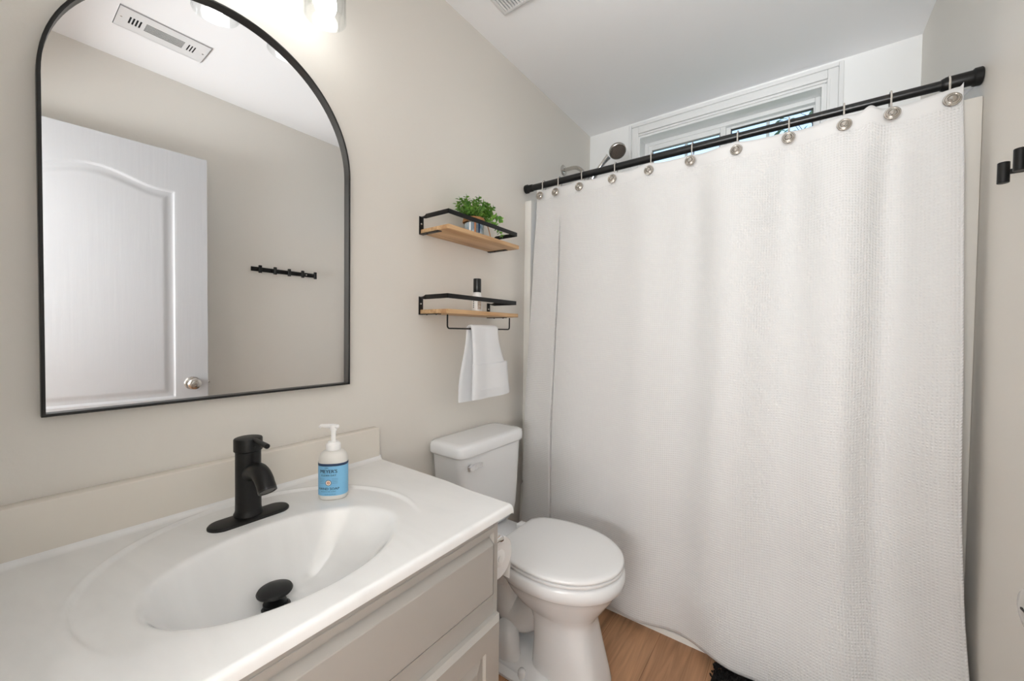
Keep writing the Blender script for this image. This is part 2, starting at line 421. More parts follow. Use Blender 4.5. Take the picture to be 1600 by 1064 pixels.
# ------------------------------------------------------------------ vanity cabinet
VY0, VY1, VX = Y0+.002, .7395, .553
CT = .7547; CB = .733
cab = thing('vanity_cabinet', 'greige painted bathroom vanity cabinet under the white sink top', 'cabinet', (.28, .33, 0))
b = B()
box(b, .003, VX-.02, VY0, VY0+.016, .0, CB-.001); box(b, .003, VX-.02, VY1-.016, VY1, .0, CB-.001)   # sides
box(b, .003, .012, VY0, VY1, .1, CB-.001); box(b, .003, VX-.02, VY0, VY1, .09, .105)
box(b, VX-.075, VX-.06, VY0, VY1, 0, .095)                                                          # toe kick
box(b, VX-.02, VX, VY0, VY0+.03, .0, CB-.001, .0015); box(b, VX-.02, VX, VY1-.016, VY1, .0, CB-.001, .0015)
box(b, VX-.02, VX, VY0+.03, VY1-.016, .706, CB-.001, .0015); box(b, VX-.02, VX, VY0+.03, VY1-.016, .488, .552, .0015)
box(b, VX-.02, VX, VY0+.03, VY1-.016, .09, .125); box(b, VX-.02, VX, .315, .345, .12, .49)
obj('carcass', b, CAB, cab, angle=20)
def raised_panel(bm, y0, y1, z0, z1, xb, t, frame, groove=.004, bev=.012, edge=.006):
    "slab front at xb..xb+t with an outer eased edge, a frame, a groove and a raised bevelled field"
    def ring(d, x): return [(x, y0+d, z0+d), (x, y1-d, z0+d), (x, y1-d, z1-d), (x, y0+d, z1-d)]
    rs = [ring(0, xb), ring(0, xb+t-edge*.8), ring(edge, xb+t)]
    if frame > 0: rs += [ring(frame, xb+t), ring(frame+.003, xb+t-groove-.002), ring(frame+.006, xb+t-groove-.002), ring(frame+.006+bev, xb+t-.001)]
    loft(bm, rs); return bm
b = B()
# false drawer front: stepped lip, sloping dark channel at the top, flat field
fy0, fy1 = VY0+.022, .7255
rs = []
def rg(d, dt, x): return [(x, fy0+d, .541+d), (x, fy1-d, .541+d), (x, fy1-d, .7075-dt), (x, fy0+d, .7075-dt)]
loft(b, [rg(0, 0, VX-.012), rg(0, 0, VX+.0012), rg(.001, .001, VX+.002), rg(.0035, .013, VX+.002), rg(.0038, .0135, VX-.017), rg(.005, .024, VX-.017), rg(.0075, .040, VX+.0032), rg(.009, .042, VX+.004)])
obj('drawer_front', b, CAB, cab, angle=12)
for y0, y1 in ((VY0+.022, .326), (.334, .7335)):
    b = B(); raised_panel(b, y0, y1, .112, .497, VX+.0005, .019, .058, .005, .022, .010); obj('door', b, CAB, cab, angle=12)

# ------------------------------------------------------------------ sink top with moulded oval basin
top = thing('vanity_sink', 'glossy white vanity top with moulded oval sink and cream backsplash', 'sink', (.29, .34, CB))
TX0, TX1, TY0, TY1 = .012, .5726, VY0, .7765
SC = (.362, .346); SA, SB = .146, .212
DEP = .142
def top_z(x, y):
    z = 0.0
    # raised outer ring
    ro = sqrt(((x-.314)/.268)**2+((y-.347)/.281)**2)
    fd = 1-smooth((x-.33)/.12)
    z -= .0042*((1-smooth((ro-.980)/.026))*fd+(1-fd))
    z += .0012*math.exp(-((ro-1.012)/.012)**2)*fd
    xw = (x-SC[0])/SA; yw = (y-SC[1])/SB
    r0 = xw*xw+yw*yw
    if r0 < 1.25:
        X = xw+.30*max(0, 1-r0); R = sqrt(X*X+yw*yw)
        h = DEP*(1-R**2.7)
        if h > -.06:
            k = .007
            z -= k*math.log(1+math.exp(min(40, h/k))) if h/k < 30 else h
    # rolled edges
    r = .009
    for d in (TX1-x, TY1-y):
        if d < r: z -= r-sqrt(max(0, r*r-(r-d)**2))
    c = .016
    if x-.032 < c:
        d = max(0, x-.032); z += c-sqrt(max(0, c*c-(c-d)**2))
    return z
b = B()
xs = []
x = .033
while x < TX1-.010: xs.append(x); x += .0030
xs += [TX1-.010, TX1-.0085, TX1-.0065, TX1-.0045, TX1-.0025, TX1-.0010, TX1]
xs = [.0322, .0324, .0327] + xs
ys = []
y = TY0
while y < TY1-.011: ys.append(y); y += .0034
ys += [TY1-.010, TY1-.0085, TY1-.0065, TY1-.0045, TY1-.0025, TY1-.0010, TY1]
G = [[b.verts.new((x, y, CT+top_z(x, y))) for y in ys] for x in xs]
for i in range(len(xs)-1):
    for k in range(len(ys)-1):
        b.faces.new((G[i][k], G[i+1][k], G[i+1][k+1], G[i][k+1]))
# underside and edges: the slab is a closed body
LOW = [[b.verts.new((v.co.x, v.co.y, min(CB, v.co.z-.012))) for v in g] for g in G]
for i in range(len(xs)-1):
    for k in range(len(ys)-1):
        b.faces.new((LOW[i][k], LOW[i][k+1], LOW[i+1][k+1], LOW[i+1][k]))
def rim(L1, L2):
    for k in range(len(L1)-1): b.faces.new((L1[k], L1[k+1], L2[k+1], L2[k]))
rim(G[-1], LOW[-1]); rim(G[0], LOW[0]); rim([g[0] for g in G], [g[0] for g in LOW]); rim([g[-1] for g in G], [g[-1] for g in LOW])
obj('basin_top', b, MARBLE, top, angle=60)
b = B(); box(b, .0008, .0335, TY0, .770, CB, .8565, .003, 3); obj('backsplash', b, SPLASH, top, label='cream backsplash')
b = B(); lathe(b, [(.0165, 0), (.024, 0), (.026, .002), (.022, .004), (.0165, .003)], (.296, .346, CT-DEP+.0015), (0, 0, 1), 28); obj('drain_flange', b, BLACKS, top)
# drain stopper
st = thing('drain_stopper', 'black domed pop-up drain stopper in the oval basin', 'drain stopper', (.290, .346, CT-DEP+.002))
zs = CT-DEP
b = B(); lathe(b, [(0, .026), (.012, .026), (.028, .029), (.0318, .031), (.0326, .0335), (.0306, .037), (.022, .0405), (.012, .0422), (0, .0426)], (.290, .346, zs), (0, 0, 1), 40); obj('cap', b, BLACK, st)
b = B(); lathe(b, [(0, .0025), (.019, .0025), (.021, .006), (.021, .011), (.014, .013), (.009, .016), (.009, .027), (0, .027)], (.290, .346, zs), (0, 0, 1), 28); obj('plunger', b, BLACKS, st)

# ------------------------------------------------------------------ faucet
FX, FY = .137, .354
fz = CT-.0042
fau = thing('faucet', 'matte black single-lever faucet on oval deck plate behind the basin', 'faucet', (FX, FY, fz))
b = B(); rings = []
def stadium(cx, cy, z, hx, hy, N=48):
    out = []
    for k in range(N):
        t = 2*pi*k/N; c, s = cos(t), sin(t); out.append((cx+hx*c, cy+(hy-hx)*(1 if s > 1e-9 else -1 if s < -1e-9 else 0)+hx*s, z))
    return out
loft(b, [stadium(.148, FY, fz-.0005, .029, .080), stadium(.148, FY, fz+.003, .029, .080), stadium(.148, FY, fz+.0055, .027, .078), stadium(.148, FY, fz+.0065, .024, .075)])
obj('deck_plate', b, BLACK, fau)
b = B(); lathe(b, [(0, .005), (.0285, .005), (.0285, .010), (.0262, .014), (.0252, .02), (.0248, .06), (.0248, .149), (0, .149)], (FX, FY, fz), (0, 0, 1), 40); obj('body', b, BLACK, fau)
b = B(); lathe(b, [(0, .150), (.0262, .150), (.0278, .1515), (.0278, .1765), (.0268, .1785), (.0245, .1795), (0, .1805)], (FX, FY, fz), (0, 0, 1), 40); obj('handle_cap', b, BLACK, fau)
b = B(); pts = bez((FX+.006, FY, .846), (FX+.046, FY, .874), (FX+.074, FY, .870), (FX+.0995, FY, .8345), 18)
tube(b, pts, [.0185]*3+[.0180]*13+[.0175, .0178, .0178], 24); sp_ = obj('spout', b, BLACK, fau)
dv = (pts[-1]-pts[-2]).normalized()
b = B(); lathe(b, [(.0178, -.001), (.0178, .0035), (.0150, .0038), (.0145, .001), (0, .001)], pts[-1], dv, 24); ae = obj('aerator', b, BLACKS, sp_)
b = B(); lathe(b, [(0, .0018), (.0140, .0018), (.0140, .0026), (0, .0026)], pts[-1], dv, 20); obj('aerator_screen', b, mat('grey_aerator_mesh', (.09, .085, .08), .5), sp_, label='grey aerator screen')
b = B(); tube(b, [(FX+.020, FY+.003, .9275), (FX+.030, FY+.004, .9270), (FX+.082, FY+.007, .9225), (FX+.0835, FY+.007, .9224)], [.0042, .0050, .0056, .0046], 16); obj('lever', b, BLACK, fau)
b = B(); tube(b, [(FX+.0272, FY+.003, .9115), (FX+.0290, FY+.003, .9115)], .0026, 12); obj('hot_cold_dot', b, BLACKS, fau)

# ------------------------------------------------------------------ soap bottle
SX, SY = .187, .5265
sz = CT-.0040
soap = thing('soap_bottle', 'hand soap pump bottle with blue label on the sink deck', 'soap bottle', (SX, SY, sz))
BA, BB = .0345, .0255                              # half width / half depth
ang0 = radians(-46)                                # the label faces this way
sd = Vector((cos(ang0), sin(ang0), 0)); sr = Vector((-sin(ang0), cos(ang0), 0))
def SP(t, z, k=1.0, o=0.0):
    a, c = BA*k+o, BB*k+o
    n_ = 2.35
    ct, st_ = cos(t), sin(t)
    return Vector((SX, SY, sz+z))+sd*(c*math.copysign(abs(ct)**(2/n_), ct))+sr*(a*math.copysign(abs(st_)**(2/n_), st_))
b = B()
prof = [(.80, .0), (.93, .001), (.985, .004), (1, .010), (1, .092), (.99, .100), (.95, .106), (.86, .1125), (.72, .117), (.58, .1195), (.50, .1205)]
loft(b, [[SP(2*pi*k/56, z, s_) for k in range(56)] for s_, z in prof]); body = obj('bottle', b, BOTTLE, soap)
def band(z0, z1, t0, t1, o, m, name, parent, N=44, label=None):
    bm = B(); ra = []
    for z in (z0, z1):
        ra.append([SP(t0+(t1-t0)*k/N, z, 1, o) for k in range(N+1)])
    rb = [[SP(t0+(t1-t0)*k/N, z, 1, o*.3) for k in range(N+1)] for z in (z0, z1)]
    va = [[bm.verts.new(p) for p in r] for r in ra]; vb = [[bm.verts.new(p) for p in r] for r in rb]
    for k in range(N):
        bm.faces.new((va[0][k], va[0][k+1], va[1][k+1], va[1][k])); bm.faces.new((vb[0][k+1], vb[0][k], vb[1][k], vb[1][k+1]))
        bm.faces.new((va[0][k+1], va[0][k], vb[0][k], vb[0][k+1])); bm.faces.new((va[1][k], va[1][k+1], vb[1][k+1], vb[1][k]))
    bm.faces.new((va[0][0], va[1][0], vb[1][0], vb[0][0])); bm.faces.new((va[1][N], va[0][N], vb[0][N], vb[1][N]))
    return obj(name, bm, m, parent, label=label)
lab = band(.012, .0915, -1.75, 1.75, .0005, LABELB, 'label', soap, label='blue paper label')
band(.0855, .0915, -1.75, 1.75, .0008, LABELD, 'label_header_strip', lab)
# arc length table of the oval so lettering keeps its width when wrapped
TT = [i/400*2*pi-pi for i in range(401)]; AL = [0]
for t0_, t1_ in zip(TT[:-1], TT[1:]): AL.append(AL[-1]+(SP(t1_, 0)-SP(t0_, 0)).length)
mid = AL[200]
def t_of(s_):
    s_ += mid
    for i in range(400):
        if AL[i+1] >= s_: return TT[i]+(TT[i+1]-TT[i])*(s_-AL[i])/(AL[i+1]-AL[i])
    return pi
def text_bm(txt, size, space=1.0, res=2):
    cu = bpy.data.curves.new('lettering', 'FONT'); cu.body = txt; cu.size = size; cu.align_x = 'CENTER'; cu.space_character = space; cu.resolution_u = res
    o = bpy.data.objects.new('lettering', cu); C.objects.link(o)
    dg = bpy.context.evaluated_depsgraph_get(); dg.update(); ev = o.evaluated_get(dg); me = ev.to_mesh()
    bm = B(); bm.from_mesh(me); ev.to_mesh_clear(); bpy.data.objects.remove(o); bpy.data.curves.remove(cu); return bm
def label_text(txt, size, z, m, name='label_lettering', bold=0, space=1.0, off=0.0):
    bm = text_bm(txt, size, space)
    bmesh.ops.subdivide_edges(bm, edges=[e for e in bm.edges if e.calc_length() > .003], cuts=1)
    if bold:
        for dx in (-bold, bold):
            g = text_bm(txt, size, space); g.transform(Matrix.Translation((dx, 0, 0))); me = bpy.data.meshes.new('t'); g.to_mesh(me); g.free(); bm.from_mesh(me); bpy.data.meshes.remove(me)
    for v in bm.verts: v.co = SP(t_of(v.co.x+off), z+v.co.y, 1, .0011)
    for f in bm.faces: f.smooth = False
    return obj(name, bm, m, lab, smooth=False)
def ring_on_label(r0, r1, z, m, name, off=0.0):
    bm = B(); N = 28; A = []; Bv = []
    for k in range(N):
        a = 2*pi*k/N
        A.append(bm.verts.new(SP(t_of(off+r0*cos(a)), z+r0*sin(a), 1, .0010+.0003*(r0 == 0)))); Bv.append(bm.verts.new(SP(t_of(off+r1*cos(a)), z+r1*sin(a), 1, .0010)))
    for k in range(N): bm.faces.new((A[k], A[(k+1) % N], Bv[(k+1) % N], Bv[k]))
    return obj(name, bm, m, lab, smooth=False)
LO = -.004
label_text('MRS.', .0045, .0800, LABELD, off=LO-.004)
label_text("MEYER'S", .0118, .0690, LABELD, bold=.0003, space=.95, off=LO)
label_text('CLEAN DAY', .0060, .0610, LABELD, bold=.00015, space=1.12, off=LO)
for i in range(4):
    bm = B(); 
    for sgn in (-1, 1):
        for k in range(6):
            s0 = sgn*(.0085+k*.0022); v_ = [bm.verts.new(SP(t_of(LO+s0), .0545-i*.0038, 1, .0010)), bm.verts.new(SP(t_of(LO+s0+sgn*.0022), .0545-i*.0038, 1, .0010)), bm.verts.new(SP(t_of(LO+s0+sgn*.0022), .0549-i*.0038, 1, .0010)), bm.verts.new(SP(t_of(LO+s0), .0549-i*.0038, 1, .0010))]
            bm.faces.new(v_)
    obj('label_rule', bm, LABELD, lab, smooth=False)
ring_on_label(.0062, .0072, .0445, LABELD, 'label_badge_ring', LO)
ring_on_label(0.0001, .0061, .0445, LABELP, 'label_badge', LO)
ring_on_label(.0014, .0032, .0445, LABELO, 'label_badge_flower', LO)
label_text('HAND SOAP', .0085, .0270, LABELD, bold=.0002, space=1.05, off=LO)
label_text('RAINWATER SCENT', .0036, .0215, LABELD, space=1.1, off=LO)
label_text('12.5 FL OZ (370 mL)', .0030, .0148, LABELD, space=1.0, off=LO+.004)
b = B(); lathe(b, [(0, .1205), (.0165, .1205), (.0172, .1215), (.0172, .134), (.0165, .136), (.0135, .1385), (.0125, .141), (.006, .142), (0, .142)], (SX, SY, sz), (0, 0, 1), 36); obj('pump_collar', b, PLASTW, soap)
nd = Vector((-.86, -.50, 0))
b = B(); tube(b, [(SX, SY, sz+.139), (SX, SY, sz+.172)], .0056, 20); lathe(b, [(0, .168), (.0075, .168), (.0080, .170), (.0080, .181), (.0075, .1835), (0, .184)], (SX, SY, sz), (0, 0, 1), 24)
p0 = Vector((SX, SY, sz+.1795)); tube(b, [p0-nd*.014, p0-nd*.012, p0, p0+nd*.024, p0+nd*.033, p0+nd*.037+Vector((0, 0, -.004))], [.0032, .0050, .0060, .0048, .0042, .0036], 16)
obj('pump_head', b, PLASTW, soap)

# ------------------------------------------------------------------ arched mirror
MY, MR, MZ0, MZS = .366, .3035, 1.0078, 1.633
mir = thing('arched_mirror', 'tall arched wall mirror in thin black frame above the sink', 'mirror', (0, MY, MZ0))
def arch(r, zb, x, N=56):
    pts = [(x, MY-r, zb), (x, MY+r, zb)]
    pts = []
    nb = 10
    for k in range(nb): pts.append((x, MY-r+2*r*k/nb, zb))
    for k in range(nb): pts.append((x, MY+r, zb+(MZS-zb)*k/nb))
    for k in range(N+1):
        a = pi*k/N; pts.append((x, MY+r*cos(a), MZS+r*sin(a)))
    for k in range(1, nb): pts.append((x, MY-r, MZS-(MZS-zb)*k/nb))
    return pts
b = B(); ft = .0055
loft(b, [arch(MR-.0015, MZ0+.0015, .001), arch(MR, MZ0, .0025), arch(MR, MZ0, .0245), arch(MR-.0012, MZ0+.0012, .0258), arch(MR-ft+.0012, MZ0+ft-.0012, .0258), arch(MR-ft, MZ0+ft, .0248), arch(MR-ft, MZ0+ft, .004), arch(MR-.02, MZ0+.02, .004)], cap0=False, cap1=False)
obj('mirror_frame', b, FRAMEM, mir, angle=50)
b = B(); prism(b, arch(MR-ft+.0004, MZ0+ft-.0004, .008), (0, 0, 0), (.004, 0, 0)); obj('mirror_glass', b, MIRROR, mir, smooth=False)

# ------------------------------------------------------------------ vanity light: three glass shades on a bar
vl = thing('vanity_light', 'three-shade vanity light with clear glass shades above the arched mirror', 'wall light', (0, .366, 2.13))
b = B(); box(b, .001, .022, .366-.24, .366+.24, 2.135, 2.195, .004); obj('wall_bar', b, NICKEL, vl)
LX = .12
for i, ly in enumerate((.192, .366, .540)):
    b = B(); tube(b, [(.02, ly, 2.165), (.08, ly, 2.165)]+bez((.08, ly, 2.165), (.105, ly, 2.165), (LX, ly, 2.16), (LX, ly, 2.135), 8)[1:], .008, 14); obj('arm', b, NICKEL, vl)
    b = B(); lathe(b, [(0, 2.138), (.020, 2.138), (.024, 2.133), (.024, 2.1185), (.044, 2.1180), (.0505, 2.112), (.0505, 2.104), (.0495, 2.104), (.0480, 2.1085), (.024, 2.1125), (.024, 2.085), (.018, 2.083), (0, 2.083)], (LX, ly, 0), (0, 0, 1), 28); obj('socket_light_shield', b, NICKEL, vl)  # socket carries an added, unseen wide cap that blocks the bulb's upward light
    b = B(); lathe(b, [(.0493, 2.106), (.050, 2.095), (.050, 1.987), (.0505, 1.985), (.0475, 1.985), (.0478, 1.988), (.0478, 2.094), (.0478, 2.106), (.0493, 2.106)], (LX, ly, 0), (0, 0, 1), 48); obj('glass_shade', b, GLASS, vl, label='clear glass shade')
    b = B(); lathe(b, [(0, 1.990), (.009, 1.9915), (.018, 1.997), (.0245, 2.006), (.0275, 2.018), (.0265, 2.032), (.021, 2.048), (.015, 2.062), (.0135, 2.083), (0, 2.083)], (LX, ly, 0), (0, 0, 1), 32); obj('bulb', b, BULBM, vl, label='glowing opal bulb')

# ------------------------------------------------------------------ wall shelves
def shelf(name, label, zp, bar):
    root = thing(name, label, 'shelf', (0, 1.168, zp), 'wood and black metal wall shelves')
    y0, y1, th = .960, 1.3775, .0155
    b = B(); box(b, .004, .150, y0, y1, zp-th, zp, .0012); obj('plank', b, OAK, root, label='oak plank')
    # guard rail: flat bar standing on edge round the front and both ends, then twisted to the wall
    b = B(); zr0, zr1, t = zp+.038, zp+.0545, .0022
    box(b, .1415, .1415+t, y0+.004, y1-.006, zr0, zr1, .0006)
    for yy in (y0+.004, y1-.006-t):
        box(b, .030, .1415+t, yy, yy+t, zr0, zr1, .0006)
        sgn = 1 if yy < 1.1 else -1
        yb = yy-.004*sgn
        # twist from vertical bar to the flat bracket leg on the wall
        R = []
        for k in range(7):
            q = k/6; a = radians(90*(1-smooth(q)))*1.0; xx = .030-.029*q
            c = Vector((xx, yy+t/2, (zr0+zr1)/2)); hx = .0085*(1 if True else 0)
            dy, dz = sin(radians(90)*q)*hx, cos(radians(90)*q)*hx
            n1 = Vector((0, dz, -dy)).normalized()*(t/2) if hx else Vector()
            e = Vector((0, dy, dz))
            R.append([c+e+n1, c+e-n1, c-e-n1, c-e+n1])
        loft(b, R)
    obj('guard_rail', b, BLACK, root)
    for yy in (y0+.003, y1-.025):
        b = B(); box(b, .0005, .003, yy-.008, yy+.012, zp-th-.003, zr1-.006, .0006); box(b, .0005, .100, yy-.008, yy+.012, zp-th-.0028, zp-th, .0006)
        br = obj('wall_bracket', b, BLACK, root)
        for xs_ in (.035, .085):
            b = B(); lathe(b, [(0, -.0022), (.003, -.0018), (.0042, 0), (0, 0)], (xs_, yy+.002, zp-th-.0028), (0, 0, 1), 12); obj('screw', b, BLACKS, br)
        b = B(); lathe(b, [(0, .0018), (.0025, .0014), (.0036, 0), (0, 0)], (.003, yy+.002, zp+.022), (1, 0, 0), 12); obj('screw', b, NICKEL, br)
    if bar:
        b = B(); bx_, zb = .122, 1.184; ya, yb = .984, 1.352; r = .010
        pts = [(bx_, ya, zp-th-.003), (bx_, ya, zb+r)]+[(bx_, ya+r-r*cos(a), zb+r-r*sin(a)) for a in (pi/8, pi/4, 3*pi/8, pi/2)]+[(bx_, yb-r+r*sin(a), zb+r-r*cos(a)) for a in (0, pi/8, pi/4, 3*pi/8, pi/2)]+[(bx_, yb, zp-th-.003)]
        tube(b, pts, .0028, 10); obj('towel_bar', b, BLACK, root)
    return root
Z1, Z2 = 1.5455, 1.2520
shelf('wall_shelf', 'upper oak shelf with black guard rail, holding the small plant', Z1, False)
shelf('wall_shelf', 'lower oak shelf with black guard rail and towel bar beneath', Z2, True)

# potted plant
PX, PY = .082, 1.163
pp = thing('potted_plant', 'small leafy green plant in a glass jar tied with twine', 'plant', (PX, PY, Z1))
b = B(); lathe(b, [(0, .0005), (.036, .0005), (.0395, .003), (.0405, .010), (.0405, .058), (.037, .064), (.037, .070), (.0345, .070), (.0345, .064), (.038, .057), (.038, .010), (.036, .005), (0, .004)], (PX, PY, Z1), (0, 0, 1), 40); jar = obj('glass_jar', b, JARG, pp)
b = B(); lathe(b, [(0, .004), (.0345, .004), (.037, .010), (.037, .05), (.034, .054), (0, .056)], (PX, PY, Z1), (0, 0, 1), 28); obj('jar_filling', b, noise_mix(mat('pebble_filling', (.7, .7, .7), .7), srgb(236, 238, 240), srgb(168, 186, 200), 60, (1, 1, .25), 2, .45, .55), jar)
for k, (da, colr) in enumerate(((-.15, LABELO), (.25, LABELD), (-.65, PLASTW))):
    b = B(); a0_ = radians(-32)+da
    pts_ = []
    for zz in (.012, .052): pts_.append([(PX+.0412*cos(a0_+q), PY+.0412*sin(a0_+q), Z1+zz) for q in (-.09, -.03, .03, .09)])
    loft(b, pts_, False, False, False); obj('jar_stripe', b, colr, jar)
b = B()
for zz, rr in ((.058, .0425), (.061, .0430), (.064, .0425), (.067, .0415), (.070, .0405), (.0725, .0400)):
    tube(b, [(PX+rr*cos(2*pi*k/32), PY+rr*sin(2*pi*k/32), Z1+zz+.0006*sin(k*2.1)) for k in range(32)], .0021, 8, closed=True)
col_ = obj('twine_collar', b, TWINE, pp)
b = B(); 
tube(b, bez((PX+.03, PY+.028, Z1+.062), (PX+.042, PY+.040, Z1+.055), (PX+.040, PY+.044, Z1+.03), (PX+.046, PY+.050, Z1+.004), 8), .0019, 8)
obj('twine_tail', b, TWINE, pp); b = B()
tube(b, bez((PX+.03, PY-.030, Z1+.064), (PX+.046, PY-.055, Z1+.070), (PX+.046, PY-.060, Z1+.045), (PX+.036, PY-.036, Z1+.058), 8), .0019, 8)
obj('twine_loop', b, TWINE, pp); b = B()
tube(b, bez((PX+.034, PY-.026, Z1+.062), (PX+.046, PY-.04, Z1+.045), (PX+.043, PY-.036, Z1+.03), (PX+.044, PY-.041, Z1+.012), 8), .0019, 8)
obj('twine_tail', b, TWINE, pp)
def leaf(bm, p, d, nrm, L, Wd):
    d = d.normalized(); s_ = d.cross(nrm).normalized(); n_ = s_.cross(d)
    prof_ = [(0, .02), (.25, .75), (.5, 1), (.75, .8), (1, .05)]
    rows = []
    for q, wq in prof_:
        c = p+d*L*q+n_*(-.18*L*q*q)
        rows.append([bm.verts.new(c+s_*Wd*wq*.5+n_*.12*Wd*wq), bm.verts.new(c), bm.verts.new(c-s_*Wd*wq*.5+n_*.12*Wd*wq)])
    for A, Bq in zip(rows[:-1], rows[1:]):
        for k in (0, 1): bm.faces.new((A[k], A[k+1], Bq[k+1], Bq[k]))
def sprig(p0, p1, p2, p3, n, L, droop=False):
    pts_ = bez(p0, p1, p2, p3, 14); bm = B(); tube(bm, pts_, [.0016*(1-.5*i/14) for i in range(15)], 6)
    st_ = obj('sprig', bm, STEM, pp); bm = B()
    for i in range(n):
        q = .22+.78*i/(n-1); k = min(13, int(q*14)); p = pts_[k].lerp(pts_[k+1], q*14-k); d = (pts_[k+1]-pts_[k]).normalized(); x_, y_ = frame_from(d)
        for s_ in range(3):
            a = i*1.25+s_*2*pi/3+random.uniform(-.3, .3); o_ = x_*cos(a)+y_*sin(a)
            leaf(bm, p, o_*.85+d*.55, d*.8-o_*.4, L*random.uniform(.75, 1.15)*(1.15-.3*q), L*.62)
    leaf(bm, pts_[-1], (pts_[-1]-pts_[-2]), Vector((.3, .2, .9)), L*.8, L*.4)
    obj('leaves', bm, LEAF, st_)
zt = Z1+.066
for k in range(17):
    a = k*2.39996; rr = .018*sqrt((k+.5)/17)*1.6; base = Vector((PX+rr*cos(a)*.6, PY+rr*sin(a)*.6, zt))
    out = Vector((cos(a)*.8, sin(a), 0))*(.018+.034*sqrt((k+.5)/17)); hgt = .085-.045*((k+.5)/17)+random.uniform(-.01, .012)
    tip = base+out*1.25+Vector((0, 0, hgt))
    if tip.x < .028: tip.x = .028
    sprig(base, base+Vector((0, 0, hgt*.5)), tip-Vector((0, 0, hgt*.35)), tip, 7, .022)
bb = Vector((PX+.01, PY+.02, zt))
sprig(bb, bb+Vector((.01, .03, .03)), bb+Vector((.02, .07, .045)), bb+Vector((.02, .112, .030)), 9, .021)
sprig(bb, bb+Vector((.01, .04, .02)), bb+Vector((.02, .08, .015)), bb+Vector((.022, .115, -.030)), 10, .021)

# roll-on bottle
RX, RY = .083, 1.1855
ro = thing('roll_on_bottle', 'slim white bottle with tall black cap on the lower shelf', 'bottle', (RX, RY, Z2))
b = B(); lathe(b, [(0, .0003), (.0185, .0003), (.0205, .0025), (.0205, .060), (.0185, .068), (.015, .076), (.0135, .079), (0, .079)], (RX, RY, Z2), (0, 0, 1), 32); bt = obj('bottle', b, mat('frosted_white_plastic', srgb(236, 234, 232), .3), ro)
b = B(); lathe(b, [(0, .079), (.0152, .079), (.0158, .080), (.0158, .131), (.0150, .1335), (0, .1338)], (RX, RY, Z2), (0, 0, 1), 32); obj('cap', b, BLACKS, ro)
def cyl_patch(bm, t0, t1, z0, z1, r):
    N = 8; A = [bm.verts.new((RX+r*cos(t0+(t1-t0)*k/N), RY+r*sin(t0+(t1-t0)*k/N), Z2+z0)) for k in range(N+1)]; Bv = [bm.verts.new((RX+r*cos(t0+(t1-t0)*k/N), RY+r*sin(t0+(t1-t0)*k/N), Z2+z1)) for k in range(N+1)]
    for k in range(N): bm.faces.new((A[k], A[k+1], Bv[k+1], Bv[k]))
b = B(); cyl_patch(b, -.75, .05, .010, .058, .0208); obj('label_picture', b, noise_mix(mat('brown_label_print', (.4, .35, .3), .5), srgb(150, 128, 108), srgb(206, 196, 186), 160, (1, 1, 1), 3), bt, label='mottled brown label panel')
b = B()
for k in range(5): cyl_patch(b, -1.66, -1.48, .016+k*.0075, .016+k*.0075+.0055, .0208)
obj('label_script', b, BLACK, bt, label='vertical black script')

# towel hanging from the bar
TXC, TZB = .122, 1.184
tw = thing('hand_towel', 'white terry hand towel folded over the bar below the lower shelf', 'towel', (TXC, 1.2, TZB))
def drape(x_side, zbot, yA0, yA1, yB0, yB1, thick, wav, name, zfrom=None):
    "cloth panel from the bar down to zbot; (yA) extents at the top, (yB) at the bottom"
    bm = B(); nu_, nv_ = 30, 36; rings = []
    R_ = .0055+thick/2
    path = []
    for k in range(7): a = pi/2-k/6*pi/2; path.append((TXC+x_side*R_*cos(a)*1.0, TZB+R_*sin(a)))
    zz0 = TZB
    for k in range(1, nv_+1):
        q = k/nv_; path.append((TXC+x_side*(R_+.004*q), zz0+(zbot-zz0)*q))
    tot = len(path)
    for i, (px, pz) in enumerate(path):
        q = max(0, (i-6)/nv_); y0 = yA0+(yB0-yA0)*smooth(q)**.8; y1 = yA1+(yB1-yA1)*smooth(q)**.8
        ring = []
        for side_ in (1, -1):
            rng = range(nu_+1) if side_ == 1 else range(nu_, -1, -1)
            for k in rng:
                u = k/nu_; edge_ = min(1, min(u, 1-u)*14)
                off = thick/2*(.35+.65*sqrt(edge_))*side_*x_side
                wv_ = wav*(.3+.7*q)*sin(u*9.0+1.0)*(x_side)
                if i < 7:
                    a = pi/2-i/6*pi/2
                    ring.append((px+off*cos(a)+wv_*q, y0+(y1-y0)*u, pz+off*sin(a)*x_side+.0))
                else: ring.append((px+off+wv_, y0+(y1-y0)*u+.003*sin(q*7+u*3), pz))
        rings.append(ring)
    loft(bm, rings)
    return obj(name, bm, TERRY, tw, angle=80)
fr = drape(1, .918, 1.098, 1.256, 1.112, 1.330, .012, .004, 'front_fold')
bk = drape(-1, .905, 1.096, 1.240, 1.060, 1.235, .011, .003, 'back_fold')
bk['label'] = 'rear fold hanging lower and to the left'
